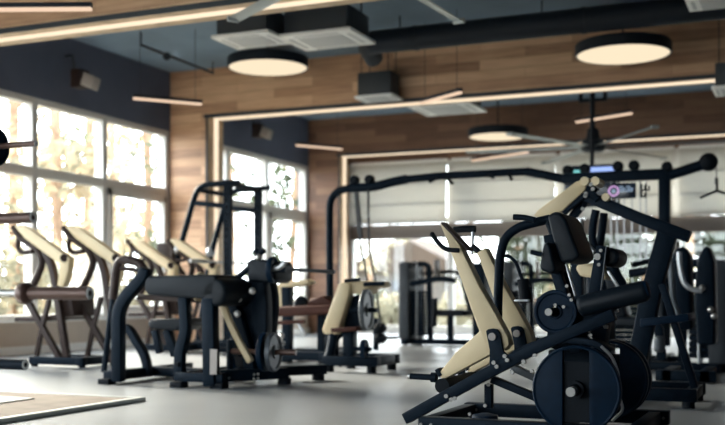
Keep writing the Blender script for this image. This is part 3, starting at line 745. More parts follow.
# ------------------------------------------------------------------ D: row of cream lever machines by the windows
def lever_machine(Y, label):
    t = thing('lever_press_machine', (Wy(50, 366, Y).x, Y + .35, 0), label, 'exercise machine', 'cream lever machines by the windows')
    for dx, dy in ((0, 0), (.50, .26)):
        o = Vector((dx, dy, 0)); S = lambda pts, yy=0: [p + o for p in PY(pts, Y + yy)]
        a = MB().prism(S([(14, 226), (19, 224.5), (28, 228), (62, 253), (69, 258), (68, 271), (62.5, 288), (57, 286), (60, 264), (48, 256), (24, 238)]), (0, .10, 0)).build('lever_arm', tan_m, t, .008)
        MB().cyl(S([(64, 258)], -.02)[0], S([(64, 258)], .13)[0], .045, 18).build('pivot_disc', brown_glare_m, a)
        MB().tube(S([(13, 227), (17, 233), (22, 240)], .05), .035, 10).build('arm_cap', brown_glare_m, a)
        MB().tube(S([(19, 236), (17.5, 248), (22, 253), (33, 251)], .05), .028, 10, .1).build('handle', brown_glare_m, a)
        MB().tube(S([(20, 237), (38, 249), (43, 262), (36, 280), (26, 298)], .06), .042, 12, .2).build('curved_tube', brown_glare_m, t)
        MB().bar(S([(45, 250), (53, 268), (58, 300), (68, 365)], .05), .07, .075, .15).build('upright', brown_glare_m, t, .008)
        MB().bar(S([(26, 298), (44, 330), (62, 362)], .05), .06, .065, .15).build('leg', brown_glare_m, t, .006)
        MB().bar(S([(50, 297), (42, 328), (35.5, 361)], .05), .05, .05).build('leg', brown_glare_m, t, .006)
    S = lambda pts, yy=0: PY(pts, Y + yy)
    slab(t, [(14, 316.5), (42, 316.5), (42, 321.5), (14, 321.5)], Y + .1, .45, 'foot_plate', brown_glare_m, .01)
    slab(t, [(40, 315), (62, 314), (62, 320), (40, 320)], Y + .1, .45, 'seat', brown_glare_m, .015)
    slab(t, [(60, 292), (70, 291), (74, 316), (62, 318)], Y + .12, .4, 'backrest', brown_glare_m, .02)
    b = MB(); xa, xb = Wy(28, 366, Y).x, Wy(82, 366, Y).x
    b.bar([(xa, Y + .05, .07), (xb, Y + .05, .07)], .09, .09).bar([(xa, Y + .60, .07), (xb, Y + .60, .07)], .09, .09).bar([(xb - .06, Y, .07), (xb - .06, Y + .65, .07)], .09, .09, up=(1, 0, 0))
    b.build('base_frame', frame_m, t, .008)
    for X in (xa + .05, xb - .04):
        for dy in (.05, .6): MB().cyl((X, Y + dy, 0), (X, Y + dy, .03), .04, 14).build('foot', rubber_m, t)
    return t
d1 = lever_machine(9.25, 'cream-armed lever machine by the left window, nearest the left picture edge')
d2 = dup(d1, (-.55, 2.9, 0), 'cream-armed lever machine by the left wooden pillar, behind the thick arched legs')
BASE[d2.name] = Vector(d2.location)
slab(d2, [(156, 243), (172, 243), (174, 262), (183, 275), (170, 275), (157, 262)], 12.6, .12, 'tall_cushion', brown_glare_m, .015)
# ------------------------------------------------------------------ E: dark arched machine
YE = 7.70
E = thing('arched_curl_machine', (-5.3, 8.2, 0), 'dark plate-loaded machine with thick arched legs and a long black horizontal pad, left of centre', 'exercise machine')
MB().bar(PY([(118.5, 382), (118.5, 312), (125, 298), (144, 276), (146, 268)], YE), .10, .105, .10).build('arched_leg', frame_m, E, .018)
MB().tube(PY([(145, 272), (141, 264), (131, 260), (119, 260), (116, 270), (113, 299)], YE + .25), .042, 12, .12).build('arched_tube', brown_glare_m, E)
MB().tube(PY([(119, 268), (137, 270)], YE + .25), .02, 8).build('cross_tube', brown_glare_m, E)
MB().tube(PY([(113, 299), (110, 318), (104, 372)], YE + .6), .03, 10, .1).build('thin_leg', frame_m, E)
MB().bar(PY([(125, 327), (130, 330), (146, 357), (148.5, 375)], YE + .55), .08, .072, .15).build('rear_leg', frame_m, E, .010)
bE = MB()
xe = Wy(118, 384, YE).x
bE.bar([(xe - .12, YE, .07), (xe - .12, YE + 1.35, .07)], .09, .09, up=(1, 0, 0))
x2 = Wy(179, 386, YE).x; x3 = Wy(213, 387, YE).x
bE.bar([(x2, YE, .09), (x2, YE + 1.2, .09)], .08, .08, up=(1, 0, 0)).bar([(xe - .1, YE + .7, .07), (x3, YE + .62, .07)], .09, .09)
bE.bar([(x2, YE + .02, .09), (x3 + .1, YE + .02, .09)], .08, .08)
bE.build('base_frame', frame_m, E, .008)
for X, Y in ((xe - .12, YE), (xe - .12, YE + 1.3), (x2, YE), (x2, YE + 1.1), (x3 + .05, YE + .02)):
    MB().box((X - .06, Y - .06, 0), (X + .06, Y + .06, .05)).build('foot', rubber_m, E, .006)
slab(E, [(144, 281), (148, 276), (214, 274.5), (217, 279), (214, 296), (203, 299), (147, 295), (144, 290)], YE - .05, .42, 'long_pad', pad_m, .035)
MB().bar(PY([(140, 297), (200, 300)], YE + .15), .10, .05).build('pad_support', brown_glare_m, E, .006)
MB().lathe(Wy(199, 287, YE + .15), (1, 0, -.05), [(.10, 0), (.13, 0), (.13, .02), (.10, .02)], 24, True).build('pad_ring', tan_m, E)
MB().capsule(Wy(213, 292, YE - .05), Wy(213, 292, YE - .05) + Vector((0, .5, 0)), .125, 26, .04).build('ankle_roller', pad_m, E)
MB().bar(PY([(184, 297), (186, 330), (180, 352), (180, 383)], YE + .05), .08, .085, .06).build('centre_post', frame_m, E, .008)
MB().bar(PY([(178, 364), (182, 364)], YE + .04), .12, .04).build('post_collar', rubber_m, E, .004)
slab(E, [(147, 322), (150, 319), (180, 318.5), (182, 325), (176, 331), (149, 329)], YE + .3, .4, 'low_seat', pad_m, .02)
MB().bar(PY([(155, 330), (160, 353)], YE + .45), .06, .06).build('seat_post', frame_m, E, .006)
MB().bar(PY([(167, 330), (176, 356)], YE + .4), .07, .07).build('seat_post', frame_m, E, .006)
MB().bar(PY([(210, 298), (211.5, 386)], YE), .11, .115).build('front_post', frame_m, E, .012)
pp = PY([(210, 349), (217, 349.5), (216.5, 374.5), (209.8, 374.5)], YE - .062)
MB().prism(pp, (0, .006, 0)).build('post_sticker', sticker_m, E)

# H: plate-loaded machine next to it
YH = 8.1
Hh = E
MB().bar(PY([(216, 287), (228, 318), (240, 343), (251, 362)], YH - .2), .06, .055, .1).build('narrow_lever', tan_m, Hh, .012)
MB().bar(PY([(224, 285), (232, 300), (249, 350), (252, 378)], YH), .10, .10, .1).build('inner_column', frame_m, Hh, .01)
MB().bar(PY([(257, 270), (262, 300), (262, 330), (258, 376)], YH + .1), .13, .15, .1).build('main_column', frame_m, Hh, .012)
MB().bar(PY([(268, 270), (274, 300), (270, 345)], YH + .35), .09, .09, .1).build('rear_column', frame_m, Hh, .012)
slab(Hh, [(246, 262), (250, 259), (272, 260), (275, 264), (275, 279), (270, 283), (247, 281)], YH - .02, .35, 'shoulder_pad', pad_m, .03)
MB().tube(PY([(236, 279), (243, 273), (249, 268)], YH), .03, 10).build('pivot_link', frame_m, Hh)
for x, y in ((238.5, 299), (237.5, 314), (252, 291)): MB().capsule(Wy(x, y, YH - .18), Wy(x, y, YH - .12), .032, 12).build('chrome_knob', chrome_m, Hh)
MB().tube(PY([(272, 269), (281, 267), (285, 262)], YH - .05), .024, 10, .05).build('handle', steel_m, Hh)
MB().tube(PY([(282, 269), (335, 272)], YH + .7), .018, 8).build('cross_rod', cable_m, Hh)
MB().tube(PY([(255, 250), (259, 254), (264, 250)], YH), .03, 10).build('top_clamp', frame_m, Hh)
MB().ball(Wy(258.5, 257.5, YH - .05), .03).build('chrome_knob', chrome_m, Hh)
bH = MB(); xa, xb = Wy(217, 388, 7.78).x, Wy(287, 380, 8.35).x
bH.bar([(xa, 7.80, .10), (xb, 8.35, .10)], .10, .10, up=(0, 0, 1)).bar([(xa - .05, 8.2, .10), (xa + .5, 8.9, .10)], .09, .09, up=(0, 0, 1)).bar([(xb - .25, 8.15, .10), (xb - .8, 9.1, .10)], .09, .09, up=(0, 0, 1))
bH.build('base_frame', frame_m, Hh, .008)
for X, Y in ((xa + .02, 7.82), (xb - .02, 8.34), (xa + .45, 8.85), (xb - .76, 9.05)): MB().cyl((X, Y, 0), (X, Y, .055), .06, 16).build('foot', rubber_m, Hh)
for px_, py_ in ((225, 383.5), (229, 382.7), (225, 378.5), (229, 378), (254, 379), (258, 378.3), (254, 374.5), (258, 374)):
    k = Wy(px_, py_, 7.80 + (px_ - 217) / 70 * .5 - .06); MB().ball(k, .012, 8).build('bolt', chrome_m, Hh)
hp = Wy(268, 352, 8.0)
n = Vector((1, .12, 0)).normalized()
MB().cyl(hp - n * .35, hp + n * .26, .025, 14).build('plate_horn', sleeve_m, Hh)
MB().cyl(hp - n * .36 + Vector((0, 0, .1)), hp - n * .36 + Vector((0, 0, -.25)), .03, 12).build('horn_bracket', frame_m, Hh)
weight_plate(hp + n * .03, .170, .045, 'grey faced weight plate outermost on the centre left machine', 'plates on the centre left machine', greyplate_m, ax=n)
weight_plate(hp - n * .05, .170, .045, 'black weight plate inner one on the centre left machine', 'plates on the centre left machine', plate_m, ax=n)
h2 = Wy(237, 350, 8.35)
h4 = Wy(270, 270, 8.08)
MB().cyl(h4 - n * .03, h4 + n * .15, .022, 14).build('plate_horn', frame_m, Hh)
MB().prism(PY([(224, 288), (247, 284), (262, 330), (262, 348), (248, 352), (241, 338)], YH + .05), (0, .12, 0)).build('side_panel', frame_m, Hh, .015)
MB().cyl(h2 - n * .2, h2 + n * .12, .025, 14).build('plate_horn', frame_m, Hh)
weight_plate(h2, .2, .05, 'black weight plate low behind the front post of the arched machine', 'plates on the centre left machine', plate_m, ax=n)
h3 = Wy(285, 340, 8.9)
weight_plate(Wy(270, 270, 8.08), .115, .05, 'small black weight plate at shoulder height on the centre left machine', 'plates on the centre left machine', plate_m, ax=n)

# I: machine with cream slab seat
YI = 9.8
I = thing('cream_bench_machine', (Wy(350, 372, YI).x, YI + .3, 0), 'machine with a slanted cream slab and grey disc below the left crossover cables', 'exercise machine')
MB().prism(PY([(338, 284), (342, 282), (350, 283.5), (349, 294), (337, 333), (334, 335), (323, 333.5), (321.5, 330)], YI), (0, .14, 0)).build('slanted_slab', tan_m, I, .02)
MB().prism(PY([(343, 284), (347, 281.5), (374, 281), (378, 284), (376, 287), (364, 289), (362, 294), (351, 294), (349, 289)], YI + .05), (0, .4, 0)).build('top_slab', tan_m, I, .02)
MB().prism(PY([(350, 296), (364, 294), (363, 331), (340, 331), (341, 322)], YI + .12), (0, .3, 0)).build('dark_shroud', frame_m, I, .015)
MB().tube(PY([(345, 281), (360, 279.5)], YI - .02), .02, 8).build('handle', frame_m, I)
MB().tube(PY([(364, 284.5), (384, 283.5)], YI), .022, 8).build('handle', frame_m, I)
MB().bar(PY([(335, 330), (361, 328.5)], YI - .02), .22, .045).build('foot_step', redpad_m, I, .008)
MB().bar(PY([(350, 331), (350, 366)], YI + .1), .12, .12).build('column', frame_m, I, .01)
MB().tube(PY([(334, 333), (331, 350), (326, 366)], YI + .05), .05, 12, .1).build('front_leg', frame_m, I)
MB().tube(PY([(345, 332), (336, 338), (336, 355), (342, 366)], YI + .15), .03, 10, .1).build('curved_leg', frame_m, I)
bI = MB(); xa, xb = Wy(322, 372, YI).x, Wy(377, 370, YI).x
bI.bar([(xa, YI + .05, .12), (xb, YI + .05, .12)], .11, .10).bar([(xa, YI + .6, .12), (xb, YI + .6, .12)], .1, .1).bar([(xb - .06, YI, .12), (xb - .06, YI + .65, .12)], .1, .1, up=(1, 0, 0))
bI.build('base_frame', frame_m, I, .008)
for X in (xa + .06, xb - .08):
    for Y in (YI + .05, YI + .6): MB().cyl((X, Y, 0), (X, Y, .075), .05, 14).build('foot', rubber_m, I)
hi = Wy(364, 310, YI - .02)
nI = Vector((1, .14, 0)).normalized()
MB().cyl(hi - nI * .15, hi + nI * .14, .026, 12).build('plate_horn', frame_m, I)
weight_plate(hi, .215, .05, 'grey weight plate on the side of the cream slab machine', 'plates on the cream slab machine', greyplate_m, ax=nI)
hj = Wy(357, 348, YI + .1)
weight_plate(Wy(362, 349, YI - .0), .1, .05, 'small black weight plate low on the cream slab machine', 'plates on the cream slab machine', plate_m, ax=nI)
MB().cyl(Wy(362, 349, YI) - nI * .1, Wy(362, 349, YI) + nI * .1, .024, 12).build('plate_horn', frame_m, I)

# J: bench with red-brown padding
YJ = 10.65
J = thing('padded_bench_machine', (Wy(300, 372, YJ).x, YJ + .35, 0), 'low bench machine with red-brown padding and cream side panels, centre', 'exercise machine')
slab(J, [(270, 309), (275, 306.5), (330, 305), (333, 309), (331, 314), (274, 317)], YJ, .5, 'bench_pad', redpad_m, .03)
slab(J, [(305, 306), (310, 299), (322, 296), (331, 301), (332, 306)], YJ + .1, .35, 'head_pad', redpad_m, .03)
MB().prism(PY([(272, 289), (276, 285), (291, 283.5), (290, 308), (272, 310)], YJ + .5), (0, .1, 0)).build('side_panel', tan_m, J, .015)
MB().prism(PY([(274, 288), (280, 283), (305, 279.5), (310, 282), (304, 285), (281, 289)], YJ + .45), (0, .2, 0)).build('top_panel', tan_m, J, .015)
MB().bar(PY([(287, 287), (288, 318), (287, 372)], YJ + .4), .11, .11).build('column', frame_m, J, .01)
MB().bar(PY([(322, 313), (322, 366)], YJ + .3), .09, .09).build('column', frame_m, J, .01)
MB().bar(PY([(296, 320), (306, 336)], YJ + .1), .04, .03).build('silver_strut', steel_m, J, .005)
MB().capsule(Wy(301, 303, YJ + .1), Wy(301, 303, YJ + .45), .085, 18).build('roller', pad_m, J)
MB().tube(PY([(273, 323), (305, 321.5)], YJ), .022, 8).build('side_rod', redpad_m, J)
bJ = MB(); xa, xb = Wy(262, 375, YJ).x, Wy(330, 373, YJ).x
bJ.bar([(xa, YJ + .1, .10), (xb, YJ + .1, .10)], .1, .1).bar([(xa, YJ + .7, .10), (xb, YJ + .7, .10)], .1, .1).bar([(xa + .1, YJ, .10), (xa + .1, YJ + .8, .10)], .1, .1, up=(1, 0, 0)).bar([(xb - .1, YJ, .10), (xb - .1, YJ + .8, .10)], .1, .1, up=(1, 0, 0))
bJ.build('base_frame', frame_m, J, .008)
for X in (xa + .1, xb - .1):
    for Y in (YJ + .02, YJ + .75): MB().cyl((X, Y, 0), (X, Y, .055), .055, 14).build('foot', rubber_m, J)
for x, y in ((281.5, 336), (282, 343), (281, 350)): MB().ball(Wy(x, y, YJ - .05), .035, 12).build('chrome_knob', chrome_m, J)

# G: rack with slanted guide tubes before the window
YG = 12.5
G = thing('smith_rack', (Wy(228, 345, YG).x, YG + .5, 0), 'tall black rack with slanted side tubes before the far left window', 'exercise machine')
for k, dy in enumerate((0, .85)):
    o = Vector((0, dy, 0)); S = lambda pts: [p + o for p in PY(pts, YG)]
    u = MB(); pu = S([(228, 180)])[0]
    for sx in (-.034, .034): u.box((pu.x + sx - .017, pu.y - .042, 0), (pu.x + sx + .017, pu.y + .042, pu.z))
    for j in range(26):
        if .05 + j * .1 < pu.z: u.box((pu.x - .04, pu.y - .04, .04 + j * .1), (pu.x + .04, pu.y + .04, .085 + j * .1))
    u.build('upright', frame_m, G)
    MB().tube(S([(228, 183.5), (205, 184.5), (197, 190), (192, 205), (178, 256), (165, 342)]), .042, 12, .25).build('slanted_tube', frame_m, G)
    MB().bar(S([(194.5, 203), (225, 206)]), .05, .075).build('side_beam', frame_m, G, .006)
    MB().tube(S([(222, 183), (240, 182)]), .035, 10).build('top_hook', frame_m, G)
    MB().bar(S([(162, 345), (250, 345)]), .1, .09).build('floor_bar', frame_m, G, .008)
    MB().lathe(S([(176, 250)])[0], (1, 0, 0), [(0, 0), (.06, 0), (.08, .03), (.08, .06), (.06, .09), (0, .09)], 18).build('guide_wheel', steel_m, G)
o = Vector((0, .85, 0))
MB().tube([Wy(229, 184, YG), Wy(229, 184, YG) + o], .04, 10).build('cross_beam', frame_m, G)
MB().tube([Wy(198, 190, YG), Wy(198, 190, YG) + o], .035, 10).build('cross_beam', frame_m, G)
bar_c = Wy(214, 262, YG)
bb_ = thing('barbell', Vector((bar_c.x, YG - .3, bar_c.z)), 'thin steel barbell across the tall black rack', 'barbell')
MB().cyl((bar_c.x, YG - .35, bar_c.z), (bar_c.x, YG + 1.2, bar_c.z), .016, 10).build('shaft', steel_m, bb_)
for y0, y1 in ((YG - .6, YG - .2), (YG + 1.1, YG + 1.5)): MB().cyl((bar_c.x, y0, bar_c.z), (bar_c.x, y1, bar_c.z), .026, 12).build('sleeve', steel_m, bb_)

# K: shrouded weight-stack machines at the back
def stack_machine(x0, Y, label, mirror=1):
    c = Wy(x0, 346, Y); t = thing('weight_stack_machine', (c.x, Y, 0), label, 'exercise machine', 'shrouded machines along the far windows')
    P = lambda x, y, z: Vector((c.x + x * mirror, Y + y, z))
    hz = .8 + (295 - 262) / 1045 * (Wy(x0, 300, Y) - Vector((0, 0, H))).length
    MB().hexa(P(.08, .2, .05 + hz / 2), (.09, 0, 0), (0, .35, 0), (0, 0, hz / 2 - .05)).build('stack_shroud', box_m, t, .03, 3)
    s = MB()
    for k in range(12): s.hexa(P(.27, .1, .18 + k * .06), (.1, 0, 0), (0, .14, 0), (0, 0, .026))
    s.build('weight_stack', frame_m, t, .004)
    for y in (-.05, .25): MB().cyl(P(.27, y, .1), P(.27, y, hz), .016, 8).build('guide_rod', steel_m, t)
    MB().bar([P(.17, .1, hz - .03), P(.42, .1, hz - .03), P(.45, .1, .08)], .08, .08, .1).build('rear_frame', frame_m, t, .008)
    MB().tube([P(.2, -.1, .98), P(.7, -.15, 1.06), P(.95, -.15, 1.02)], .045, 10, .1).build('press_arm', frame_m, t)
    MB().tube([P(.2, .35, 1.15), P(.75, .35, 1.18), P(.95, .1, 1.12)], .03, 10, .1).build('press_arm', frame_m, t)
    MB().hexa(P(.85, .05, .52), (.24, 0, 0), (0, .22, 0), (0, 0, .05)).build('seat', pad_m, t, .025, 3)
    MB().hexa(P(1.12, .05, .88), (.06, 0, .02), (0, .2, 0), (-.08, 0, .32)).build('backrest', pad_m, t, .025, 3)
    MB().hexa(P(1.3, .2, .05 + hz * .48), (.10, 0, 0), (0, .3, 0), (0, 0, hz * .46)).build('rear_shroud', frame_m, t, .03, 3)
    MB().bar([P(.8, .05, .48), P(.8, .05, .1)], .09, .09).build('seat_post', frame_m, t, .008)
    MB().bar([P(1.2, .05, 1.15), P(1.22, .05, .08)], .09, .09).build('back_post', frame_m, t, .008)
    MB().tube([P(.6, -.18, .3), P(.62, -.18, .75)], .05, 12).build('thigh_roller', pad_m, t)
    MB().bar([P(.0, .05, .06), P(1.3, .05, .06)], .1, .09).bar([P(.1, -.2, .06), P(.1, .55, .06)], .1, .09, up=(1, 0, 0)).bar([P(1.2, -.25, .06), P(1.2, .35, .06)], .1, .09, up=(1, 0, 0)).build('base_frame', frame_m, t, .008)
    MB().hexa(P(.52, .2, 1.2), (.02, 0, .0), (0, .1, 0), (0, 0, .16)).build('instruction_placard', sticker_m, t, .004)
    return t
stack_machine(402, 15.6, 'black shrouded weight machine against the far glass, left of the foreground lever')
stack_machine(505, 17.2, 'dark shrouded weight machine at the far glass, seen through the foreground hand rail')
stack_machine(727, 11.2, 'dark shrouded weight machine at the right picture edge', -1)
t = thing('rounded_weight_machine', (Wy(690, 345, 9.9).x, 9.9, 0), 'dark machine with rounded covers and a grey curved tube, right edge behind the A-shaped leg', 'exercise machine')
YL = 9.9
MB().prism(PY([(697, 345), (694, 300), (697, 262), (703, 247), (709, 246), (714, 262), (715, 345)], YL), (0, .35, 0)).build('round_cover', frame_m, t, .03, 3)
MB().prism(PY([(672, 330), (670, 262), (675, 249), (684, 246), (690, 256), (692, 330)], YL + .3), (0, .3, 0)).build('round_cover', frame_m, t, .03, 3)
MB().tube(PY([(679, 252), (680, 268), (684, 284), (692, 289.5), (702, 290.5)], YL - .06), .025, 10, .12).build('curved_tube', steel_m, t)
MB().tube(PY([(671, 262), (673, 300), (681, 322)], YL - .02), .03, 10).build('side_tube', greyplate_m, t)
MB().bar(PY([(650, 318), (659, 330), (662, 360)], YL), .08, .08).build('front_leg', frame_m, t, .008)
MB().capsule(Wy(659, 336, YL - .05), Wy(659, 352, YL - .05), .05, 14).build('roller', greyplate_m, t)
for x, y in ((710.5, 309.5), (714, 316), (702, 288)): MB().ball(Wy(x, y, YL - .03), .03, 12).build('chrome_knob', chrome_m, t)
b = MB(); xa, xb = Wy(655, 350, YL).x, Wy(716, 350, YL).x
b.bar([(xa, YL + .05, .06), (xb, YL + .05, .06)], .1, .1).bar([(xb - .1, YL, .06), (xb - .1, YL + .7, .06)], .1, .1, up=(1, 0, 0)).bar([(xa + .1, YL, .06), (xa + .1, YL + .7, .06)], .1, .1, up=(1, 0, 0)).build('base_frame', frame_m, t, .008)

# ------------------------------------------------------------------ barbells on the rack at the left edge
def barbell(x_end, y, d, r, label, flange, slen, mat=sleeve_m, shaft_r=.014):
    e = Wd(x_end, y, d); t = thing('barbell', e, label, 'barbell', 'barbells on the rack at the left edge')
    X = e.x
    MB().cyl((X - slen, e.y, e.z), (X, e.y, e.z), r, 24).build('sleeve', mat, t)
    MB().lathe((X, e.y, e.z), (1, 0, 0), [(0, -.001), (r * .45, -.001), (r * .5, .002), (r * .9, .002), (r * .98, -.004), (0, -.004)], 24).build('end_cap', white_m, t)
    if flange:
        MB().lathe((X - slen - .035, e.y, e.z), (1, 0, 0), [(0, 0), (flange * .9, 0), (flange, .006), (flange, .03), (flange * .8, .04), (r, .045), (0, .045)], 28).build('collar', mat, t)
    MB().cyl((X - 1.7, e.y, e.z), (X - slen, e.y, e.z), shaft_r, 16).build('shaft', chrome_m, t)
    return e
b1 = barbell(90, 293.2, 3.7, .0235, 'brown barbell end with a wide collar, the longest at the left edge', .040, .275)
b2 = barbell(33, 217.5, 4.0, .0215, 'brown barbell end above the collared one, left edge', 0, .4)
b3 = barbell(25.5, 364.8, 4.2, .0215, 'dark barbell end low by the floor, left edge', 0, .4, frame_m)
b4 = barbell(36, 143.5, 4.4, .0125, 'thin brown barbell end carrying a small plate, top of the left edge', 0, .21, sleeve_m, .012)
tag(plate_mesh(MB(), Vector((b4.x - .245, b4.y, b4.z)), .085, .03, .0135, (1, 0, 0)).build('weight_plate', plate_m), 'small dark weight plate cut off by the left picture edge', 'weight plate')
rk = thing('barbell_rack', (b1.x - .9, 3.9, 0), 'black upright barbell rack just beyond the left picture edge', 'rack')
xr = min(b.x for b in (b1, b2, b3, b4)) - .62
for X in (xr, xr - .85):
    MB().bar([(X, 3.75, 0.05), (X, 3.75, 1.75)], .07, .07, up=(0, 1, 0)).build('upright', frame_m, rk, .006)
    MB().bar([(X, 3.2, .04), (X, 4.3, .04)], .08, .08, up=(1, 0, 0)).build('floor_bar', frame_m, rk, .006)
    for b in (b1, b2, b3, b4):
        r_ = .014 if b is not b4 else .012
        MB().box((X - .02, min(3.72, b.y - .04), b.z - r_ - .03), (X + .02, max(3.78, b.y + .04), b.z - r_ - .001)).build('hook', frame_m, rk, .004)

# ------------------------------------------------------------------ outdoors
KEEP0[0] = True
g = struct(MB().box((-70, -20, -.45), (XL - .26, 80, -.25)).box((XL - .26, YB + .26, -.45), (50, 80, -.25)).box((XL - .26, -40, -.45), (50, YF - .26, -.25)).box((-70, -40, -.45), (XL - .26, -20, -.25)).build('ground_outside', grass_m))
KEEP0[0] = False
def tree(x, y, h, r, leaf, label, n=1500, th0=.0, tr=.13, cz=.62, ls=.14):
    t = thing('tree', (x, y, -.25), label, 'tree', 'trees outside the windows')
    rnd = random.Random(int(x * 31 + y * 17)); m = MB()
    top = Vector((x + rnd.uniform(-.3, .3), y + rnd.uniform(-.3, .3), h * .9))
    m.tube([(x, y, -.25), Vector((x, y, -.25)).lerp(top, .5) + Vector((rnd.uniform(-.1, .1), rnd.uniform(-.1, .1), 0)), top], tr, 9)
    m.build('trunk', bark_m, t)
    br = MB()
    for k in range(9):
        z0 = h * (cz - .3 + .06 * k); a = rnd.uniform(0, 2 * PI); s = Vector((x, y, z0)); e = s + Vector((math.cos(a), math.sin(a), rnd.uniform(.2, .8))) * r * .75
        br.tube([s, (s + e) / 2 + Vector((0, 0, .1)), e], tr * .25, 6)
    br.build('branches', bark_m, t)
    lf = MB(); cl = [(rnd.uniform(0, 2 * PI), r * math.sqrt(rnd.random()), h * cz + rnd.uniform(-1, 1) * h * (1 - cz)) for _ in range(26)]
    for i in range(n):
        a, q, zz = cl[rnd.randrange(len(cl))]
        c = Vector((x + math.cos(a) * q, y + math.sin(a) * q, zz)) + Vector((rnd.gauss(0, .3), rnd.gauss(0, .3), rnd.gauss(0, .25)))
        if c.x > XL - .7 and c.y < YB + .7: continue
        if c.z < .1: c.z = .1 + rnd.random() * .4
        u = Vector((rnd.uniform(-1, 1), rnd.uniform(-1, 1), rnd.uniform(-1, 1))).normalized(); w = u.orthogonal().normalized()
        s = ls * rnd.uniform(.6, 1.4)
        lf.face([lf.bm.verts.new(c + u * s), lf.bm.verts.new(c + w * s * .5), lf.bm.verts.new(c - u * s), lf.bm.verts.new(c - w * s * .5)])
    lf.build('foliage', leaf, t)
def shrub(x, y, h, r, leaf, label, n=900):
    t = thing('shrub', (x, y, -.25), label, 'shrub', 'shrubs outside the windows')
    rnd = random.Random(int(x * 13 + y * 7)); m = MB()
    for k in range(5):
        a = rnd.uniform(0, 6.3); m.tube([(x, y, -.25), (x + math.cos(a) * r * .5, y + math.sin(a) * r * .5, h * .7)], .03, 6)
    m.build('stem', bark_m, t); lf = MB()
    for i in range(n):
        a = rnd.uniform(0, 2 * PI); q = r * math.sqrt(rnd.random()); zz = h * math.sqrt(max(0, 1 - (q / r) ** 2)) * rnd.random() ** .6
        c = Vector((x + math.cos(a) * q, y + math.sin(a) * q, -.15 + zz)); u = Vector((rnd.uniform(-1, 1), rnd.uniform(-1, 1), rnd.uniform(-1, 1))).normalized(); w = u.orthogonal().normalized(); s = .11 * rnd.uniform(.6, 1.4)
        lf.face([lf.bm.verts.new(c + u * s), lf.bm.verts.new(c + w * s * .5), lf.bm.verts.new(c - u * s), lf.bm.verts.new(c - w * s * .5)])
    lf.build('foliage', leaf, t)
def at(px_, d): p = Wd(px_, HY, d); return p.x, p.y
TR = [(12, 21, 7.5, 2.2, leafA, 'olive tree outside at the far left of the left window'),
      (58, 20, 8.0, 1.3, leafC, 'slender yellow-leaved tree with an orange trunk outside the middle left panes'),
      (84, 25, 8.0, 1.6, leafC, 'thin autumn tree outside the left window, behind the slender one'),
      (112, 28, 6.5, 2.0, leafA, 'round olive tree outside the left window sash'),
      (145, 25, 7.5, 2.0, leafB, 'green tree outside beside the left wooden pillar'),
      (236, 33, 8.5, 2.2, leafB, 'green tree outside the far left window, left part'),
      (288, 31, 7.5, 1.8, leafD, 'dark green tree outside the far left window, right part'),
      (372, 44, 7.0, 2.0, leafA, 'olive tree far off behind the left crossover cables'),
      (520, 35, 7.5, 2.6, leafD, 'green tree outside the far glass behind the curved hand rail'),
      (600, 37, 7.5, 2.8, leafD, 'green tree outside the far glass behind the cable weights'),
      (660, 34, 7.5, 2.2, leafA, 'olive tree outside the far glass beside the slanted beam'),
      (703, 36, 7.0, 2.4, leafD, 'green tree outside the far glass at the right edge')]
for px_, d, h, r, lf, lb in TR:
    x, y = at(px_, d); tree(x, y, h, r, lf, lb, 800 if px_ > 300 else 560, tr=.10, cz=.60)
SH = [(8, 17, 1.9, 1.2, leafA, 'olive shrub outside low in the left window corner'),
      (60, 23, 2.0, 1.5, leafC, 'yellowish shrub outside behind the cream levers'),
      (135, 24, 1.7, 1.6, leafA, 'olive shrub outside below the left window sash'),
      (250, 28, 1.6, 1.5, leafB, 'green shrub outside the far left window'),
      (362, 31, 1.2, 1.3, leafB, 'low green shrub outside behind the cream slab machine'),
      (395, 30, 1.0, 1.0, leafA, 'low olive shrub outside left of the shrouded machine'),
      (545, 29, 2.0, 1.7, leafD, 'green shrub outside behind the black backrest'),
      (590, 29, 1.9, 1.6, leafA, 'olive shrub outside behind the cable guide rods'),
      (640, 29, 2.0, 1.7, leafD, 'green shrub outside behind the thick slanted column'),
      (715, 29, 1.9, 1.5, leafA, 'olive shrub outside at the right edge of the far glass'),
      (478, 29, 1.5, 1.3, leafA, 'olive shrub outside between the two cream lever arms')]
for px_, d, h, r, lf, lb in SH:
    x, y = at(px_, d); shrub(x, y, h, r, lf, lb)
def hedge(pa, pb, d, h, label):
    a, b = Vector((*at(pa, d), 0)), Vector((*at(pb, d), 0)); u = (b - a); L_ = u.length; u.normalize(); v = Vector((-u.y, u.x, 0))
    t = thing('hedge', ((a.x + b.x) / 2, (a.y + b.y) / 2, -.25), label, 'hedge'); rnd = random.Random(pa); lf = MB()
    for i in range(int(L_ * 520)):
        q = rnd.random(); c = a + u * (q * L_) + v * rnd.uniform(-.6, .6); c.z = -.2 + (h + .35 * math.sin(q * 23) + .2 * math.sin(q * 61)) * rnd.random() ** .8
        w_ = Vector((rnd.uniform(-1, 1), rnd.uniform(-1, 1), rnd.uniform(-1, 1))).normalized(); x_ = w_.orthogonal().normalized(); s_ = .17 * rnd.uniform(.6, 1.4)
        lf.face([lf.bm.verts.new(c + w_ * s_), lf.bm.verts.new(c + x_ * s_ * .6), lf.bm.verts.new(c - w_ * s_), lf.bm.verts.new(c - x_ * s_ * .6)])
    lf.build('foliage', leafD, t)
    for k in range(int(L_ / 1.2)):
        c = a + u * (1.2 * k + .5); MB().tube([(c.x, c.y, -.25), (c.x, c.y, h * .6)], .04, 6).build('stem', bark_m, t)
hedge(500, 800, 33, 3.2, 'tall dense green hedge outside behind the right half of the far glass')
hx, hy = at(418, 52)
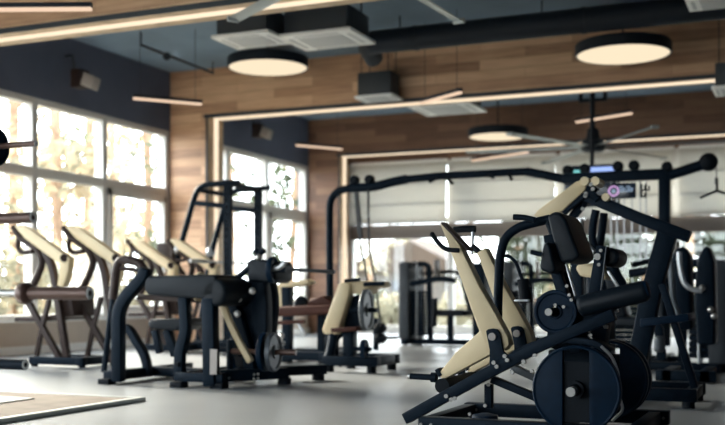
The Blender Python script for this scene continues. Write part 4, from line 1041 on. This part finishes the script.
hs_ = thing('house', (hx, hy, -.25), 'pale house with a brown gable roof far outside the glass', 'house')
MB().box((hx - 3, hy - 2, -.25), (hx + 3, hy + 2, 1.9)).build('wall', housewall_m, hs_)
MB().prism([(hx - 3.4, hy - 2.3, 1.9), (hx + 3.4, hy - 2.3, 1.9), (hx, hy - 2.3, 3.6)], (0, 4.6, 0)).build('roof', roof_m, hs_)
MB().box((hx - .6, hy - 2.05, .4), (hx + .6, hy - 1.98, 1.5)).build('house_window', screen_m, hs_)
fp = at(690, 30)
t = MB().box((fp[0] - .09, fp[1] - .09, -.25), (fp[0] + .09, fp[1] + .09, 3.2)).build('wooden_post', bark_m); tag(t, 'pale wooden post standing outside the far glass on the right', 'post')

# ------------------------------------------------------------------ light
w = bpy.data.worlds.new('sky'); scene.world = w; w.use_nodes = True
nt = w.node_tree; bg = nt.nodes['Background']
bg.inputs['Color'].default_value = (0.86, 0.93, 1.0, 1); bg.inputs['Strength'].default_value = 8.0
sun = bpy.data.lights.new('sun', 'SUN'); sun.energy = 32.0; sun.color = (1.0, 0.92, 0.80); sun.angle = math.radians(20)
so = bpy.data.objects.new('sun', sun); COL.objects.link(so)
so.rotation_euler = Vector((.84, -.25, -.42)).to_track_quat('-Z', 'Y').to_euler()
def portal_light(c, sx, sy, direction):
    l = bpy.data.lights.new('window_daylight_portal', 'AREA'); l.shape = 'RECTANGLE'; l.size = sx; l.size_y = sy
    l.cycles.is_portal = True
    o = bpy.data.objects.new('window_daylight_portal', l); COL.objects.link(o); o.location = c
    o.rotation_euler = Vector(direction).to_track_quat('-Z', 'Z').to_euler()
for y0, y1 in ((9.6, 14.55), (15.2, 19.7), (-3, 8.95)):
    portal_light((XL - .28, (y0 + y1) / 2, 2.0), y1 - y0, 3.1, (1, 0, 0))
portal_light((-5.9, YF - .3, 2.0), 7.7, 3.0, (0, 1, 0))
portal_light((-4.6, YB + .3, 1.8), 9.1, 3.5, (0, -1, 0))

# ------------------------------------------------------------------ camera
cam = bpy.data.cameras.new('camera'); co = bpy.data.objects.new('camera', cam); COL.objects.link(co)
co.location = (0, 0, H); co.rotation_euler = (PI / 2, 0, YAW)
cam.sensor_width = 36.0; cam.sensor_fit = 'HORIZONTAL'; cam.lens = F / 725 * 36
cam.shift_y = (HY - 212.5) / 725.0
cam.dof.use_dof = True; cam.dof.focus_distance = 5.6; cam.dof.aperture_fstop = 1.7
cam.clip_end = 300
scene.camera = co
scene.view_settings.view_transform = 'Standard'; scene.view_settings.look = 'None'
scene.view_settings.exposure = 0.4; scene.view_settings.gamma = 1.0
scene.view_settings.use_curve_mapping = False
scene.cycles.max_bounces = 8; scene.cycles.transparent_max_bounces = 12
scene.cycles.sample_clamp_indirect = 8.0
